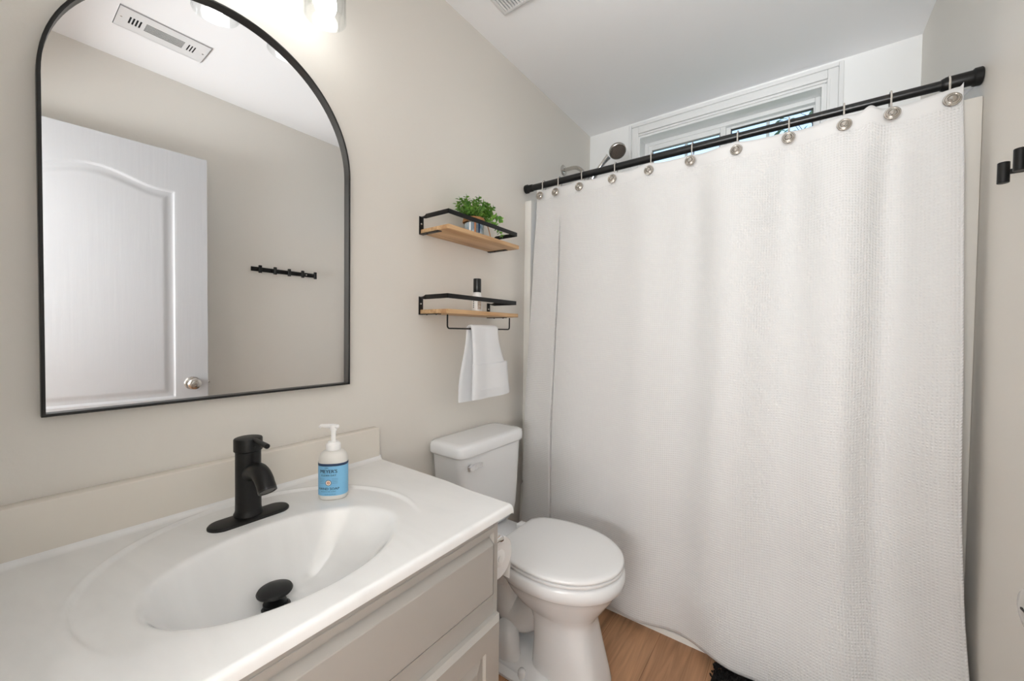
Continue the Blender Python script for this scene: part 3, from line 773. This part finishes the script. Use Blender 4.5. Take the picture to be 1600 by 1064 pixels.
# cuff: the folded-up lower end of the front with its ribbed border
b = B(); rings = []
for zz, dy in ((1.049, .0), (1.046, .001), (1.0, .004), (.952, .008), (.948, .008), (.944, .008), (.940, .009), (.936, .009), (.932, .009), (.928, .010), (.924, .010), (.914, .010)):
    ring = []; i_ = round((1.049-zz)*1000); rib = .0014 if i_ in (101, 109, 117, 125) else 0
    for side_ in (1, -1):
        for k in (range(25) if side_ == 1 else range(24, -1, -1)):
            u = k/24; e_ = min(1, min(u, 1-u)*10); y0, y1 = 1.098-dy*.2, 1.312+dy*1.9
            ring.append((TXC+.0175+.004*sin(u*9+1)+side_*(.0085*(.4+.6*sqrt(e_))+rib), y0+(y1-y0)*u, zz+.004*u-.003*sin(u*3)))
    rings.append(ring)
loft(b, rings); obj('cuff', b, TERRY, tw, angle=80, label='thick folded cuff with ribbed border')

# ------------------------------------------------------------------ toilet
TC = 1.188
toi = thing('toilet', 'white two-piece toilet with closed lid between vanity and shower curtain', 'toilet', (.4, TC, 0))
b = B(); N = 64
def tr(x0, x1, hw, z, n=7.5): return superell((x0+x1)/2, TC, z, (x1-x0)/2, hw, n, N)
loft(b, [tr(.050, .150, .120, .392), tr(.036, .172, .138, .402), tr(.026, .182, .150, .42), tr(.022, .186, .160, .46), tr(.018, .184, .172, .55), tr(.014, .183, .187, .708), tr(.014, .183, .187, .7165), tr(.02, .177, .181, .7175)])
obj('tank', b, PORC, toi, angle=50)
b = B(); loft(b, [tr(.012, .186, .190, .7165), tr(.007, .191, .197, .7185), tr(.006, .193, .199, .725), tr(.006, .193, .199, .750), tr(.009, .189, .195, .759), tr(.018, .180, .186, .7638), tr(.035, .163, .168, .7648), tr(.08, .12, .1, .7652)])
obj('tank_lid', b, PORC, toi, angle=60)
b = B(); lathe(b, [(0, 0), (.012, 0), (.013, .002), (.012, .007), (.007, .009), (0, .009)], (.184, 1.040, .682), (1, 0, 0), 24)
loft(b, [[(x_, y_, z_) for x_, y_, z_ in r_] for r_ in (
    [(.190, 1.024, .688), (.200, 1.024, .688), (.200, 1.024, .674), (.190, 1.024, .674)],
    [(.191, 1.040, .693), (.204, 1.040, .693), (.204, 1.040, .675), (.191, 1.040, .675)],
    [(.193, 1.065, .695), (.206, 1.065, .695), (.206, 1.065, .680), (.193, 1.065, .680)],
    [(.196, 1.088, .694), (.204, 1.088, .694), (.204, 1.088, .678), (.196, 1.088, .678)])])
obj('flush_lever', b, CHROME, toi, label='chrome flush lever', angle=20)
# bowl: one continuous body, lofted from the foot to the rim
def egg(xb, xf, hw, z, n=2.2, c=None):
    cx = c if c is not None else xb+(xf-xb)*.45
    return superell(cx, TC, z, cx-xb, hw, n, N, front=xf-cx)
b = B()
loft(b, [egg(.400, .652, .093, 0.0, 4.2), egg(.400, .652, .093, .012, 4.2), egg(.402, .644, .090, .05, 4.0), egg(.405, .622, .087, .13, 3.8), egg(.400, .609, .086, .19, 3.4), egg(.385, .606, .087, .218, 3.0),
         egg(.352, .614, .099, .237, 2.5), egg(.320, .634, .125, .264, 2.2), egg(.29, .656, .147, .298, 2.15), egg(.272, .674, .162, .325, 2.1), egg(.262, .683, .171, .345, 2.1), egg(.258, .690, .178, .351, 2.1),
         egg(.256, .698, .185, .358, 2.1), egg(.256, .700, .188, .375, 2.1), egg(.258, .698, .186, .392, 2.1), egg(.264, .690, .180, .400, 2.1), egg(.29, .66, .15, .4015, 2.1)])
bowl = obj('bowl', b, PORC, toi, angle=60)
# deck under the tank, trapway and foot
b = B(); loft(b, [tr(.10, .30, .088, .25, 3), tr(.075, .32, .100, .30, 3), tr(.055, .335, .108, .345, 3.4), tr(.045, .340, .112, .375, 4), tr(.045, .340, .112, .388, 4), tr(.052, .334, .106, .3925, 4)])
obj('tank_deck', b, PORC, bowl, angle=50)
b = B(); pts = bez((.44, TC, .235), (.33, TC, .20), (.30, TC, .10), (.235, TC, .215), 10)+bez((.235, TC, .215), (.195, TC, .30), (.145, TC, .26), (.150, TC, .02), 10)[1:]
pts = [Vector(p) for p in bez((.50, TC, .285), (.40, TC, .255), (.375, TC, .135), (.31, TC, .130), 12)]+[Vector(p) for p in bez((.31, TC, .130), (.25, TC, .125), (.25, TC, .275), (.195, TC, .27), 12)[1:]]+[Vector(p) for p in bez((.195, TC, .27), (.150, TC, .26), (.150, TC, .15), (.150, TC, .004), 10)[1:]]
tube(b, pts, .066, 28); obj('trapway', b, PORC, bowl, angle=60)
b = B(); loft(b, [tr(.09, .60, .125, 0, 3.0), tr(.09, .60, .125, .014, 3.0), tr(.098, .585, .115, .026, 3.0), tr(.12, .55, .088, .034, 2.8), tr(.15, .5, .06, .046, 2.6)]); obj('foot', b, PORC, bowl, angle=60)
b = B(); loft(b, [superell(.30, TC-.088, .02, .075, .030, 2.2, 32), superell(.30, TC-.082, .06, .062, .036, 2.2, 32), superell(.30, TC-.07, .105, .045, .04, 2.2, 32), superell(.30, TC-.05, .13, .02, .02, 2.2, 32)]); obj('foot_shoulder', b, PORC, bowl, angle=60)
for sgn in (-1, 1):
    b = B(); lathe(b, [(.017, 0), (.017, .006), (.0145, .010), (.0135, .022), (.010, .028), (.004, .031), (0, .0312)], (.402, TC+sgn*.118, .006 if sgn > 0 else .006), (0, 0, 1), 24); obj('bolt_cap', b, PORC, toi)
b = B(); loft(b, [superell(.335, TC, 0.0, .135, .148, 3.0, 48), superell(.335, TC, .008, .135, .148, 3.0, 48), superell(.335, TC, .016, .125, .138, 3.0, 48)]); obj('bolt_flange', b, PORC, bowl, angle=50)
# seat and lid
def seatring(xb, xf, hw, z, flat=.115):
    pts_ = []
    for p in superell(xb+(xf-xb)*.42, TC, z, (xf-xb)*.42, hw, 2.25, N, front=(xf-xb)*.58):
        pts_.append(p)
    return pts_
def lidring(d, z):
    "D-shaped outline: straight hinge edge at the back, round nose"
    xb, xf, hw, hb = .281+d, .697-d, .1865-d, .103-d*.5
    cx = .485; out = []
    nn = 40
    for k in range(nn+1):
        t = -pi/2+pi*k/nn; out.append((cx+(xf-cx)*cos(t), TC+hw*sin(t), z))
    nb = 12
    for k in range(1, nb+1):
        q = k/nb; xx = cx+(xb-cx)*q; yy = hb+(hw-hb)*sqrt(max(0, 1-q**2.1)); out.append((xx, TC+yy, z))
    for k in range(1, 8): out.append((xb-.0, TC+hb-2*hb*k/8, z))
    for k in range(nb, 0, -1):
        q = k/nb; xx = cx+(xb-cx)*q; yy = hb+(hw-hb)*sqrt(max(0, 1-q**2.1)); out.append((xx, TC-yy, z))
    return out
b = B(); loft(b, [lidring(.010, .4050), lidring(.004, .4062), lidring(.002, .4105), lidring(.003, .4148), lidring(.008, .4165)]); obj('seat', b, SEATM, toi, angle=50)
b = B(); loft(b, [lidring(.009, .4188), lidring(.003, .4198), lidring(.0015, .423), lidring(.003, .428), lidring(.008, .4315), lidring(.022, .4335), lidring(.06, .4345)]); obj('seat_lid', b, SEATM, toi, angle=50)
for sgn in (-1, 1):
    b = B(); box(b, .245, .276, TC+sgn*.075-.018, TC+sgn*.075+.018, .392, .417, .005, 3); obj('hinge', b, SEATM, toi)

# ------------------------------------------------------------------ toilet paper on the side of the vanity
PXc, PYc, PZc = .448, .818, .566
b = B(); Lr = .050; Rr = .0555
tp = thing('toilet_paper_roll', 'white toilet paper roll hanging on the side of the vanity', 'toilet paper', (PXc, PYc, PZc-Rr))
lathe(b, [(.022, -Lr), (Rr-.002, -Lr), (Rr, -Lr+.002), (Rr, Lr-.002), (Rr-.002, Lr), (.022, Lr), (.022, -Lr)], (PXc, PYc, PZc), (1, 0, 0), 48); obj('paper', b, PAPER, tp, angle=40)
b = B(); lathe(b, [(.0218, -Lr+.001), (.0218, Lr-.002), (.0200, Lr-.002), (.0200, -Lr+.001), (.0218, -Lr+.001)], (PXc, PYc, PZc), (1, 0, 0), 28); obj('core', b, CARD, tp)
b = B(); yl = PYc-.030
lp = [(PYc+(Rr+.0006)*cos(a), PZc+(Rr+.0006)*sin(a)) for a in [radians(q) for q in (120, 105, 90, 75, 60, 45, 30, 15, 0)]]+[(PYc+Rr-.001-q*.10, PZc-q) for q in (.02, .04, .06, .078)]
loft(b, [[(PXc-Lr+.001, y_, z_), (PXc+Lr-.001, y_, z_)] for y_, z_ in lp], False, False, False); obj('loose_sheet', b, PAPER, tp)
hol = thing('paper_holder', 'chrome toilet paper holder fixed to the side of the vanity', 'paper holder', (PXc, VY1, PZc))
b = B(); tube(b, [(PXc-.058, PYc, PZc), (PXc+.0535, PYc, PZc)], .0085, 16); lathe(b, [(0, .0490), (.0224, .0490), (.0224, .0506), (.0216, .0510), (0, .0511)], (PXc, PYc, PZc), (1, 0, 0), 28); obj('spindle', b, PLASTW, hol, label='white spindle end')
b = B(); xx = PXc-.0600
tube(b, [(xx, VY1+.001, PZc+.02), (xx, VY1+.030, PZc+.022)]+bez((xx, VY1+.030, PZc+.022), (xx, PYc-.01, PZc+.024), (xx, PYc, PZc+.018), (xx, PYc, PZc-.004), 8)[1:], .0052, 12); lathe(b, [(0, .0008), (.017, .0008), (.017, .003), (.012, .006), (0, .006)], (xx, VY1, PZc+.02), (0, 1, 0), 20); obj('post', b, CHROME, hol)
b = B(); lathe(b, [(0, .0008), (.017, .0008), (.017, .003), (.012, .006), (.0065, .012), (.006, .050), (.009, .056), (.0095, .063), (.006, .068), (0, .069)], (PXc+.066, VY1, .633), (0, 1, 0), 24); obj('post', b, CHROME, hol)

# ------------------------------------------------------------------ bath tub, surround, rod, curtain
YR, ZR = 1.6388, 1.8927
tub = thing('bathtub', 'white alcove bathtub behind the shower curtain', 'bathtub', (.76, 1.97, 0))
TYF = 1.5665
b = B()
def rr(x0, x1, y0, y1, z, n=6): return superell((x0+x1)/2, (y0+y1)/2, z, (x1-x0)/2, (y1-y0)/2, n, 64)
e_ = .003
loft(b, [rr(e_, W-e_, TYF, D-e_, .0, 40), rr(e_, W-e_, TYF, D-e_, .022, 40), rr(e_, W-e_, TYF+.016, D-e_, .034, 40), rr(e_, W-e_, TYF+.034, D-e_, .40, 40), rr(e_+.006, W-e_-.006, TYF+.040, D-e_-.006, .412, 40), rr(e_+.06, W-e_-.06, TYF+.085, D-e_-.04, .412, 8), rr(e_+.075, W-e_-.075, TYF+.10, D-e_-.055, .40, 7), rr(e_+.12, W-e_-.16, TYF+.11, D-e_-.09, .16, 5), rr(e_+.18, W-e_-.22, TYF+.15, D-e_-.14, .10, 4)])
obj('tub_shell', b, ACRY, tub, angle=40)
b = B(); lathe(b, [(0, .0005), (.02, .0005), (.022, .002), (0, .004)], (.32, 1.97, .1005), (0, 0, 1), 24); obj('tub_drain', b, CHROME, tub)
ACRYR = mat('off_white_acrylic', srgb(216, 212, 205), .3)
def surround(label, boxes, loc, mt_=ACRY):
    b_ = B()
    for q in boxes: box(b_, *q, .004, 2)
    o = obj('shower_surround_panel', b_, mt_); tag(o, label, 'shower wall panel'); rebase(o, loc); return o
surround('white shower wall panel beside the wall shelves, left end of the tub', [(.0005, .040, 1.632, 1.70, .414, 1.832), (.0005, .012, 1.70, D-.012, .414, 1.832)], (0, 2, .414))
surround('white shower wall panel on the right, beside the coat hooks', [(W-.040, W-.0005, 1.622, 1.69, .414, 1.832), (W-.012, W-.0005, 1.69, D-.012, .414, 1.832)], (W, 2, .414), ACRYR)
surround('white shower wall panel under the high window', [(.012, W-.012, D-.011, D-.0005, .414, 1.82)], (.76, D, .414))

rod = thing('curtain_rod', 'black tension shower rod spanning the tub alcove', 'curtain rod', (.76, YR, ZR))
b = B(); tube(b, [(.035, YR, ZR), (.935, YR, ZR)], .0150, 28); obj('outer_tube', b, BLACKS, rod)
b = B(); tube(b, [(.930, YR, ZR), (W-.05, YR, ZR)], .0132, 28); obj('inner_tube', b, BLACKS, rod)
b = B(); lathe(b, [(0, .0008), (.0195, .0008), (.021, .003), (.021, .016), (.0175, .020), (.0172, .042), (.0155, .046), (0, .046)], (0, YR, ZR), (1, 0, 0), 32); obj('end_cap', b, BLACK, rod)
b = B(); lathe(b, [(0, .0008), (.0215, .0008), (.0235, .003), (.0235, .016), (.0195, .020), (.0190, .070), (.0165, .076), (.0145, .080), (0, .080)], (W, YR, ZR), (-1, 0, 0), 32); obj('end_cap', b, BLACK, rod)

HX = [.1085, .195, .3166, .4723, .6258, .7801, .9323, 1.0837, 1.2253, 1.3333, 1.4526]
YC = YR-.030
def fold(x, t):
    "offset of the cloth along y (negative: towards the room) at x, t = 0 top, 1 bottom"
    # phase runs one turn per two hooks
    if x <= HX[0]: ph = 0
    elif x >= HX[-1]: ph = (len(HX)-1)*pi
    else:
        for k in range(len(HX)-1):
            if HX[k] <= x <= HX[k+1]: ph = (k+(x-HX[k])/(HX[k+1]-HX[k]))*pi; break
    amp = (.010+.052*smooth((x-.45)/.35))*(1-.35*smooth((t-.55)/.45))
    y = -amp*.55*cos(ph)*(.30+.70*smooth(t*7))
    y += .006*sin(ph*2+1.0)*(1-smooth(t*2.2))*(.3+.7*smooth((x-.5)/.4))
    y += .007*sin(x*9+3*t)*smooth(t*1.5)
    y += .010*sin(x*21+1.7-2.0*t)*smooth(t*1.2)*(.25+.75*smooth((x-.4)/.5))
    # left strip lies behind a sharp fold
    xs_ = .222+.030*t
    sm_ = smooth((t-.05)/.14)
    y -= .008*smooth((xs_-x)/.0015)*sm_
    y += .016*math.exp(-((x-xs_-.0022)/.0022)**2)*sm_
    # the hem rides out over the tub apron, most of all over the mat at the right
    y -= .048*smooth((t-.02)/.72)+.026*smooth((t-.80)/.2)
    y -= .050*smooth((t-.75)/.25)*smooth((x-.86)/.22)
    y += .016*smooth((t-.9)/.1)*math.exp(-((x-.84)/.07)**2)
    return y
ZT, ZBt = 1.862, .030
def ztop(x):
    z = ZT
    for k in range(len(HX)-1):
        if HX[k] <= x <= HX[k+1]:
            q = (x-HX[k])/(HX[k+1]-HX[k]); z -= .010*sin(pi*q)*(.5+.5*(HX[k+1]-HX[k])/.15)
    z += .030*smooth((x-1.462)/.02)
    z += .018*math.exp(-((x-1.283)/.018)**2)
    return z
def zbot(x): return ZBt+.006*sin(x*8)+.008*(1-smooth((x-.70)/.2))-.006*smooth((x-.9)/.1)
def curtain(name, n_u, n_v, xl, xr, fn, zt_, zb_, m, uvs=True, th=0):
    bm = B(); uvl = bm.loops.layers.uv.new('UVMap'); P = []
    us = sorted(set([i/n_u for i in range(n_u+1)]+([(.205+k*.00045-.1)/1.37 for k in range(140)] if n_u > 300 else []))); n_u = len(us)-1
    for i in range(n_u+1):
        row = []
        u = us[i]
        for k in range(n_v+1):
            t = k/n_v
            x0, x1 = xl(t), xr(t); x = x0+(x1-x0)*u
            xe = .1+(1.47-.1)*u
            zt0, zb0 = zt_(xe), zb_(x)
            row.append(bm.verts.new((x, YC+fn(xe, t), zt0+(zb0-zt0)*t)))
        P.append(row)
    for i in range(n_u):
        for k in range(n_v):
            f = bm.faces.new((P[i][k], P[i+1][k], P[i+1][k+1], P[i][k+1]))
            for lp, (a_, c_) in zip(f.loops, ((i, k), (i+1, k), (i+1, k+1), (i, k+1))):
                lp[uvl].uv = (us[a_]*1.62, 1.84*(1-c_/n_v))
    return bm
def xl_(t): return .088-.022*smooth(t*1.4)
def xr_(t): return 1.478+.008*smooth(t*2)+.026*smooth((t-.55)/.45)
bm = curtain('c', 640, 150, xl_, xr_, fold, ztop, zbot, CURT)
cur = obj('shower_curtain', bm, CURT, angle=80); tag(cur, 'white waffle-weave shower curtain hanging from the black rod', 'curtain')
sm = cur.modifiers.new('cloth_thickness', 'SOLIDIFY'); sm.thickness = .0016; sm.offset = 0
rebase(cur, (.78, YC, .02))
bm = curtain('l', 160, 40, lambda t: .105, lambda t: 1.508 if t < .012 else 1.470, lambda x, t: .045+.006*sin(x*17+t)*(1-t*.3)+.03*smooth((t-.45)/.3), lambda x: 1.868-.004*sin(x*20), lambda x: .43, LINER)
lin = obj('shower_liner', bm, LINER, angle=80); tag(lin, 'plain white vinyl liner hanging behind the waffle curtain', 'curtain liner'); rebase(lin, (.78, YR, .3))
sm = lin.modifiers.new('sheet_thickness', 'SOLIDIFY'); sm.thickness = .0008; sm.offset = 0

ordw = ['nearest the wall shelves', 'second from the wall shelves', 'third from the wall shelves, below the shower arm', 'fourth from the wall shelves, near the shower head', 'fifth from the wall shelves, at the left edge of the window', 'sixth from the wall shelves, below the left window sash',
        'seventh from the wall shelves, below the middle of the window', 'eighth from the wall shelves, below the right window sash', 'third from the right wall', 'second from the right wall, its disc tilted and flat', 'nearest the right wall']
def hook_proto():
    h = thing('curtain_hook', 'x', 'curtain hook', (0, 0, 0), 'nickel medallion hooks along the curtain rod')
    b = B()
    r_ = .0185; pts_ = [(0, YR+r_*sin(a), ZR+.001+r_*cos(a)) for a in [radians(q) for q in range(-150, 125, 15)]]
    pts_ = [(0, YR-.0185, ZR-.052), (0, YR-.0175, ZR-.042), (0, YR-.0185, ZR-.03)]+[(0, YR+.019*sin(radians(q)), ZR+.019*cos(radians(q))) for q in range(-110, 130, 12)]+[(0, YR+.010, ZR-.024), (0, YR+.006, ZR-.034)]
    tube(b, pts_, .0024, 10); obj('ring', b, RINGM, h)
    b = B(); lathe(b, [(0, -.001), (.0200, -.001), (.0212, .0008), (.0200, .0022), (.0172, .0026), (.0162, .0016), (.0150, .0030), (.0128, .0034), (.0118, .0022), (.0104, .0030), (.0094, .0066), (.0064, .0098), (0, .0112)], (0, YR-.044, ZR-.064), (0, -1, .06), 32)
    bmesh.ops.scale(b, vec=(.9, 1, .9), verts=b.verts, space=Matrix.Translation((0, 0, -(ZR-.064))))
    tube(b, [(0, YR-.018, ZR-.054), (0, YR-.043, ZR-.062)], .0025, 8)
    obj('medallion', b, NICKEL, h)
    return h
hp = hook_proto()
for i, hx in enumerate(HX):
    t_ = (ZT-(ZR-.058))/1.84
    dy = fold(hx, t_)
    o = hp if i == 0 else dup(hp, (0, 0, 0))
    o.location = (hx+.003, 0, 0); o['label'] = 'nickel medallion curtain hook '+ordw[i]
    HXoff = dy
hooks = [o for o in C.objects if o.name.startswith('curtain_hook')]

# ------------------------------------------------------------------ shower arm and hand shower
b = B(); 
arm = thing('shower_outlet_pipe', 'brushed nickel shower arm with bracket above the left end of the rod', 'shower arm', (0, 2.02, 2.116))
lathe(b, [(0, .0008), (.030, .0008), (.031, .003), (.026, .008), (.012, .011), (0, .011)], (0, 2.02, 2.116), (1, 0, 0), 36); obj('flange', b, NICKEL, arm)
b = B(); pts = [(.008, 2.02, 2.116), (.05, 2.02, 2.117)]+bez((.05, 2.02, 2.117), (.09, 2.02, 2.118), (.11, 2.02, 2.10), (.135, 2.02, 2.07), 10)[1:]+[(.155, 2.02, 2.046)]
tube(b, pts, .0105, 18); obj('pipe', b, NICKEL, arm)
b = B(); tube(b, [(.150, 2.02, 2.052), (.158, 2.02, 2.044), (.172, 2.019, 2.038)], [.015, .016, .012], 20); obj('bracket', b, CHROME, arm)
b = B(); lathe(b, [(.0145, -.014), (.0185, -.014), (.0185, .014), (.0145, .014), (.0145, -.014)], (.196, 2.0145, 2.037), (.55, -.04, .83), 28); obj('holder_ring', b, CHROME, arm)
hs = thing('hand_shower', 'chrome hand shower head leaning up beside the window', 'shower head', (.19, 2.0, 2.03))
hp_ = bez((.158, 2.018, 1.965), (.195, 2.015, 2.04), (.225, 2.012, 2.075), (.285, 2.008, 2.122), 16)
b = B(); tube(b, hp_, [.0105, .0115, .012, .0125, .013, .013, .013, .0128, .0125, .0122, .012, .012, .012, .0125, .0135, .015, .017], 20); obj('handle', b, CHROME, hs)
ax = Vector((.38, -.50, -.78)).normalized(); hc = Vector((.332, 2.005, 2.140))
b = B(); lathe(b, [(0, -.030), (.012, -.029), (.026, -.022), (.039, -.008), (.044, .004), (.044, .012), (.0425, .016), (.040, .0175), (.0375, .0165), (0, .0165)], hc, ax, 40); hd = obj('head', b, NICKEL, hs)
b = B(); lathe(b, [(0, .0168), (.0370, .0168), (.0370, .0185), (.034, .0195), (0, .0195)], hc, ax, 40); fc = obj('spray_face', b, mat('grey_brown_spray_face', srgb(96, 86, 78), .5), hd, label='dark spray face')
b = B(); x_, y_ = frame_from(ax)
for ring_, cnt in ((.009, 6), (.018, 12), (.027, 18), (.0335, 22)):
    for k in range(cnt):
        a = 2*pi*k/cnt; lathe(b, [(.0016, 0), (.0014, .0022), (0, .0026)], hc+ax*.0193+(x_*cos(a)+y_*sin(a))*ring_, ax, 6)
obj('nozzles', b, RUBB, hd)
b = B(); tube(b, bez((.158, 2.018, 1.967), (.13, 2.02, 1.85), (.10, 2.03, 1.2), (.20, 2.03, 1.15), 20)+bez((.20, 2.03, 1.15), (.30, 2.03, 1.1), (.22, 2.02, 1.8), (.168, 2.022, 2.012), 20)[1:], .006, 10); obj('hose', b, NICKEL, hs)

# ------------------------------------------------------------------ coat hooks on the right wall
rk = thing('coat_rack', 'black metal coat rack with five pegs on the right wall', 'coat rack', (W, 1.14, 1.52))
RZ = 1.532
b = B(); box(b, W-.005, W-.0008, .950, 1.325, RZ-.013, RZ+.013, .001); obj('rail', b, BLACK, rk)
for k, yy in enumerate((.985, 1.067, 1.149, 1.231, 1.3115)):
    b = B(); tube(b, [(W-.004, yy, RZ-.002), (W-.036, yy, RZ-.002)], .0055, 14)
    lathe(b, [(0, -.022), (.0085, -.022), (.0092, -.0212), (.0092, .0212), (.0085, .022), (0, .022)], (W-.042, yy, RZ-.003), (0, 0, 1), 24); obj('peg', b, BLACK, rk)
for yy in (1.004, 1.272):
    b = B(); lathe(b, [(0, .0022), (.003, .0018), (.0045, 0), (0, 0)], (W-.005, yy, RZ), (-1, 0, 0), 14); obj('screw', b, NICKEL, rk, label='silver screw head')

# ------------------------------------------------------------------ ceiling vent and exhaust fan
vt = thing('ceiling_vent', 'white rectangular air vent register on the ceiling, reflected in the mirror', 'vent', (1.155, .49, H))
vx0, vx1, vy0, vy1 = 1.075, 1.232, .3375, .6375
b = B(); zc0 = H-.006
def slotplate(bm, slots, x0, x1, y0, y1, z0, z1):
    "plate with rectangular holes, made from strips"
    ysx = sorted({y0, y1}|{s_[2] for s_ in slots}|{s_[3] for s_ in slots}); xsx = sorted({x0, x1}|{s_[0] for s_ in slots}|{s_[1] for s_ in slots})
    for ya, yb in zip(ysx[:-1], ysx[1:]):
        run = None
        for xa, xb in zip(xsx[:-1], xsx[1:]):
            hole = any(s_[0] <= xa+1e-6 and xb-1e-6 <= s_[1] and s_[2] <= ya+1e-6 and yb-1e-6 <= s_[3] for s_ in slots)
            if hole:
                if run: box(bm, run[0], run[1], ya, yb, z0, z1); run = None
            else: run = (run[0], xb) if run else (xa, xb)
        if run: box(bm, run[0], run[1], ya, yb, z0, z1)
slots = []
cx0, cx1 = vx0+.048, vx1-.048
for k in range(7): slots.append((cx0+k*(cx1-cx0)/7+.0016, cx0+(k+1)*(cx1-cx0)/7-.0016, .425, .553))
for k in range(4): slots.append((cx0+.004, cx1-.004, .375+k*.0105, .381+k*.0105)); 
for k in range(3): slots.append((cx0+.004, cx1-.004, .567+k*.0105, .572+k*.0105))
slotplate(b, slots, vx0, vx1, vy0, vy1, zc0, zc0+.0015)
box(b, vx0, vx0+.0015, vy0, vy1, zc0, H-.0005); box(b, vx1-.0015, vx1, vy0, vy1, zc0, H-.0005); box(b, vx0, vx1, vy0, vy0+.0015, zc0, H-.0005); box(b, vx0, vx1, vy1-.0015, vy1, zc0, H-.0005)
obj('face_plate', b, FANM, vt, smooth=False)
b = B(); box(b, vx0+.02, vx1-.02, vy0+.02, vy1-.02, H-.0015, H-.0005); obj('duct_opening', b, DARKV, vt, smooth=False)
for yy in (.352, .623):
    b = B(); lathe(b, [(0, -.0012), (.003, -.0010), (.0042, 0), (0, 0)], ((vx0+vx1)/2, yy, zc0), (0, 0, 1), 12); obj('screw', b, NICKEL, vt)
ef = thing('exhaust_fan', 'white square exhaust fan grille on the ceiling above the toilet', 'exhaust fan', (.275, 1.135, H))
ex0, ex1, ey0, ey1 = .148, .398, 1.012, 1.262
b = B(); 
def er(d, z): return [(ex0+d, ey0+d, z), (ex1-d, ey0+d, z), (ex1-d, ey1-d, z), (ex0+d, ey1-d, z)]
loft(b, [er(0, H-.0005), er(0, H-.008), er(.012, H-.016), er(.022, H-.018), er(.024, H-.010)], cap0=False, cap1=False)
obj('fan_bezel', b, FANM, ef, angle=20)
nl = 17
for k in range(nl):
    b = B(); xx = ex0+.028+k*(ex1-ex0-.056)/(nl-1); box(b, xx-.0035, xx+.0035, ey0+.022, ey1-.022, H-.0175, H-.008); obj('louvre', b, FANM, ef, smooth=False)
b = B(); box(b, ex0+.02, ex1-.02, ey0+.02, ey1-.02, H-.003, H-.0008); obj('fan_opening', b, DARKV, ef, smooth=False)

# ------------------------------------------------------------------ black bath mat beside the tub
mt = thing('bath_mat', 'black shaggy bath mat on the floor under the curtain hem', 'bath mat', (1.18, 1.3, 0))
mx0, mx1, my0, my1 = .915, 1.44, 1.02, 1.535
PILE = mat('black_shag_pile', (.014, .0125, .0115), .8, spec=.2)
b = B(); loft(b, [superell((mx0+mx1)/2, (my0+my1)/2, z, (mx1-mx0)/2-d, (my1-my0)/2-d, 9, 64) for z, d in ((.0005, .004), (.006, .0), (.009, .004))]); obj('mat_backing', b, PILE, mt)
b = B(); rnd = random.Random(3)
for i in range(8000):
    x_ = rnd.uniform(mx0, mx1); y_ = rnd.uniform(my0, my1); L_ = rnd.uniform(.009, .016); a = rnd.uniform(0, 2*pi); q = rnd.uniform(.2, .8)
    dx, dy = cos(a)*q, sin(a)*q
    if x_ < mx0+.02: dx = -abs(dx)
    p = Vector((x_, y_, .007)); d = Vector((dx, dy, 1-.35*q)).normalized(); s_ = Vector((-sin(a), cos(a), 0))*.0032; n_ = d.cross(s_)
    A = [b.verts.new(p+s_*.8), b.verts.new(p-s_*.4+n_*.8), b.verts.new(p-s_*.4-n_*.8)]; m_ = p+d*L_*.6; Bv = [b.verts.new(m_+s_), b.verts.new(m_-s_*.5+n_), b.verts.new(m_-s_*.5-n_)]; tp_ = b.verts.new(p+d*L_+Vector((0, 0, -.002)))
    for k in range(3):
        b.faces.new((A[k], A[(k+1) % 3], Bv[(k+1) % 3], Bv[k])); b.faces.new((Bv[k], Bv[(k+1) % 3], tp_))
pile = obj('pile', b, PILE, mt, kind='stuff')

# ------------------------------------------------------------------ outdoors, seen through the high window
struct('ground_outside', box(B(), -12, 14, D+.2, 24, -1.2, -1.0), GROUND, smooth=False)
def tree(x, y, h, seed, label, green=False):
    rn = random.Random(seed); root = thing('bare_tree' if not green else 'leafy_tree', label, 'tree', (x, y, -1.0))
    bm = B(); tips = []
    def br(p, d, L, r, lev):
        q = p+d*L; mid_ = p+d*L*.5+Vector((rn.uniform(-1, 1), rn.uniform(-1, 1), 0))*L*.06
        tube(bm, [p, mid_, q], [r, r*.85, r*.65], 6)
        tips.append(q)
        if lev == 0: return
        for k in range(3 if lev > 1 else 3):
            nd_ = (d+Vector((rn.uniform(-1, 1), rn.uniform(-1, 1), rn.uniform(-.25, .6)))*.75).normalized()
            br(p+(q-p)*rn.uniform(.55, 1.0), nd_, L*rn.uniform(.55, .8), r*.55, lev-1)
    br(Vector((x, y, -1.0)), Vector((0, 0, 1)), h*.38, h*.017, 5)
    obj('trunk_and_branches', bm, BARK, root)
    if green:
        bm = B()
        for p in tips[3:]:
            for k in range(7):
                d = Vector((rn.uniform(-1, 1), rn.uniform(-1, 1), rn.uniform(-.6, .8))); leaf(bm, p+d*.18*h/6, d, Vector((rn.uniform(-1, 1), rn.uniform(-1, 1), 1)), .10, .05)
        obj('foliage', bm, CONIF, root)
tree(-2.6, 8.0, 8.0, 5, 'bare-branched tree outside, seen through the left window sash')
tree(3.1, 7.2, 7.0, 11, 'leafy green tree outside, at the right edge of the window', True)
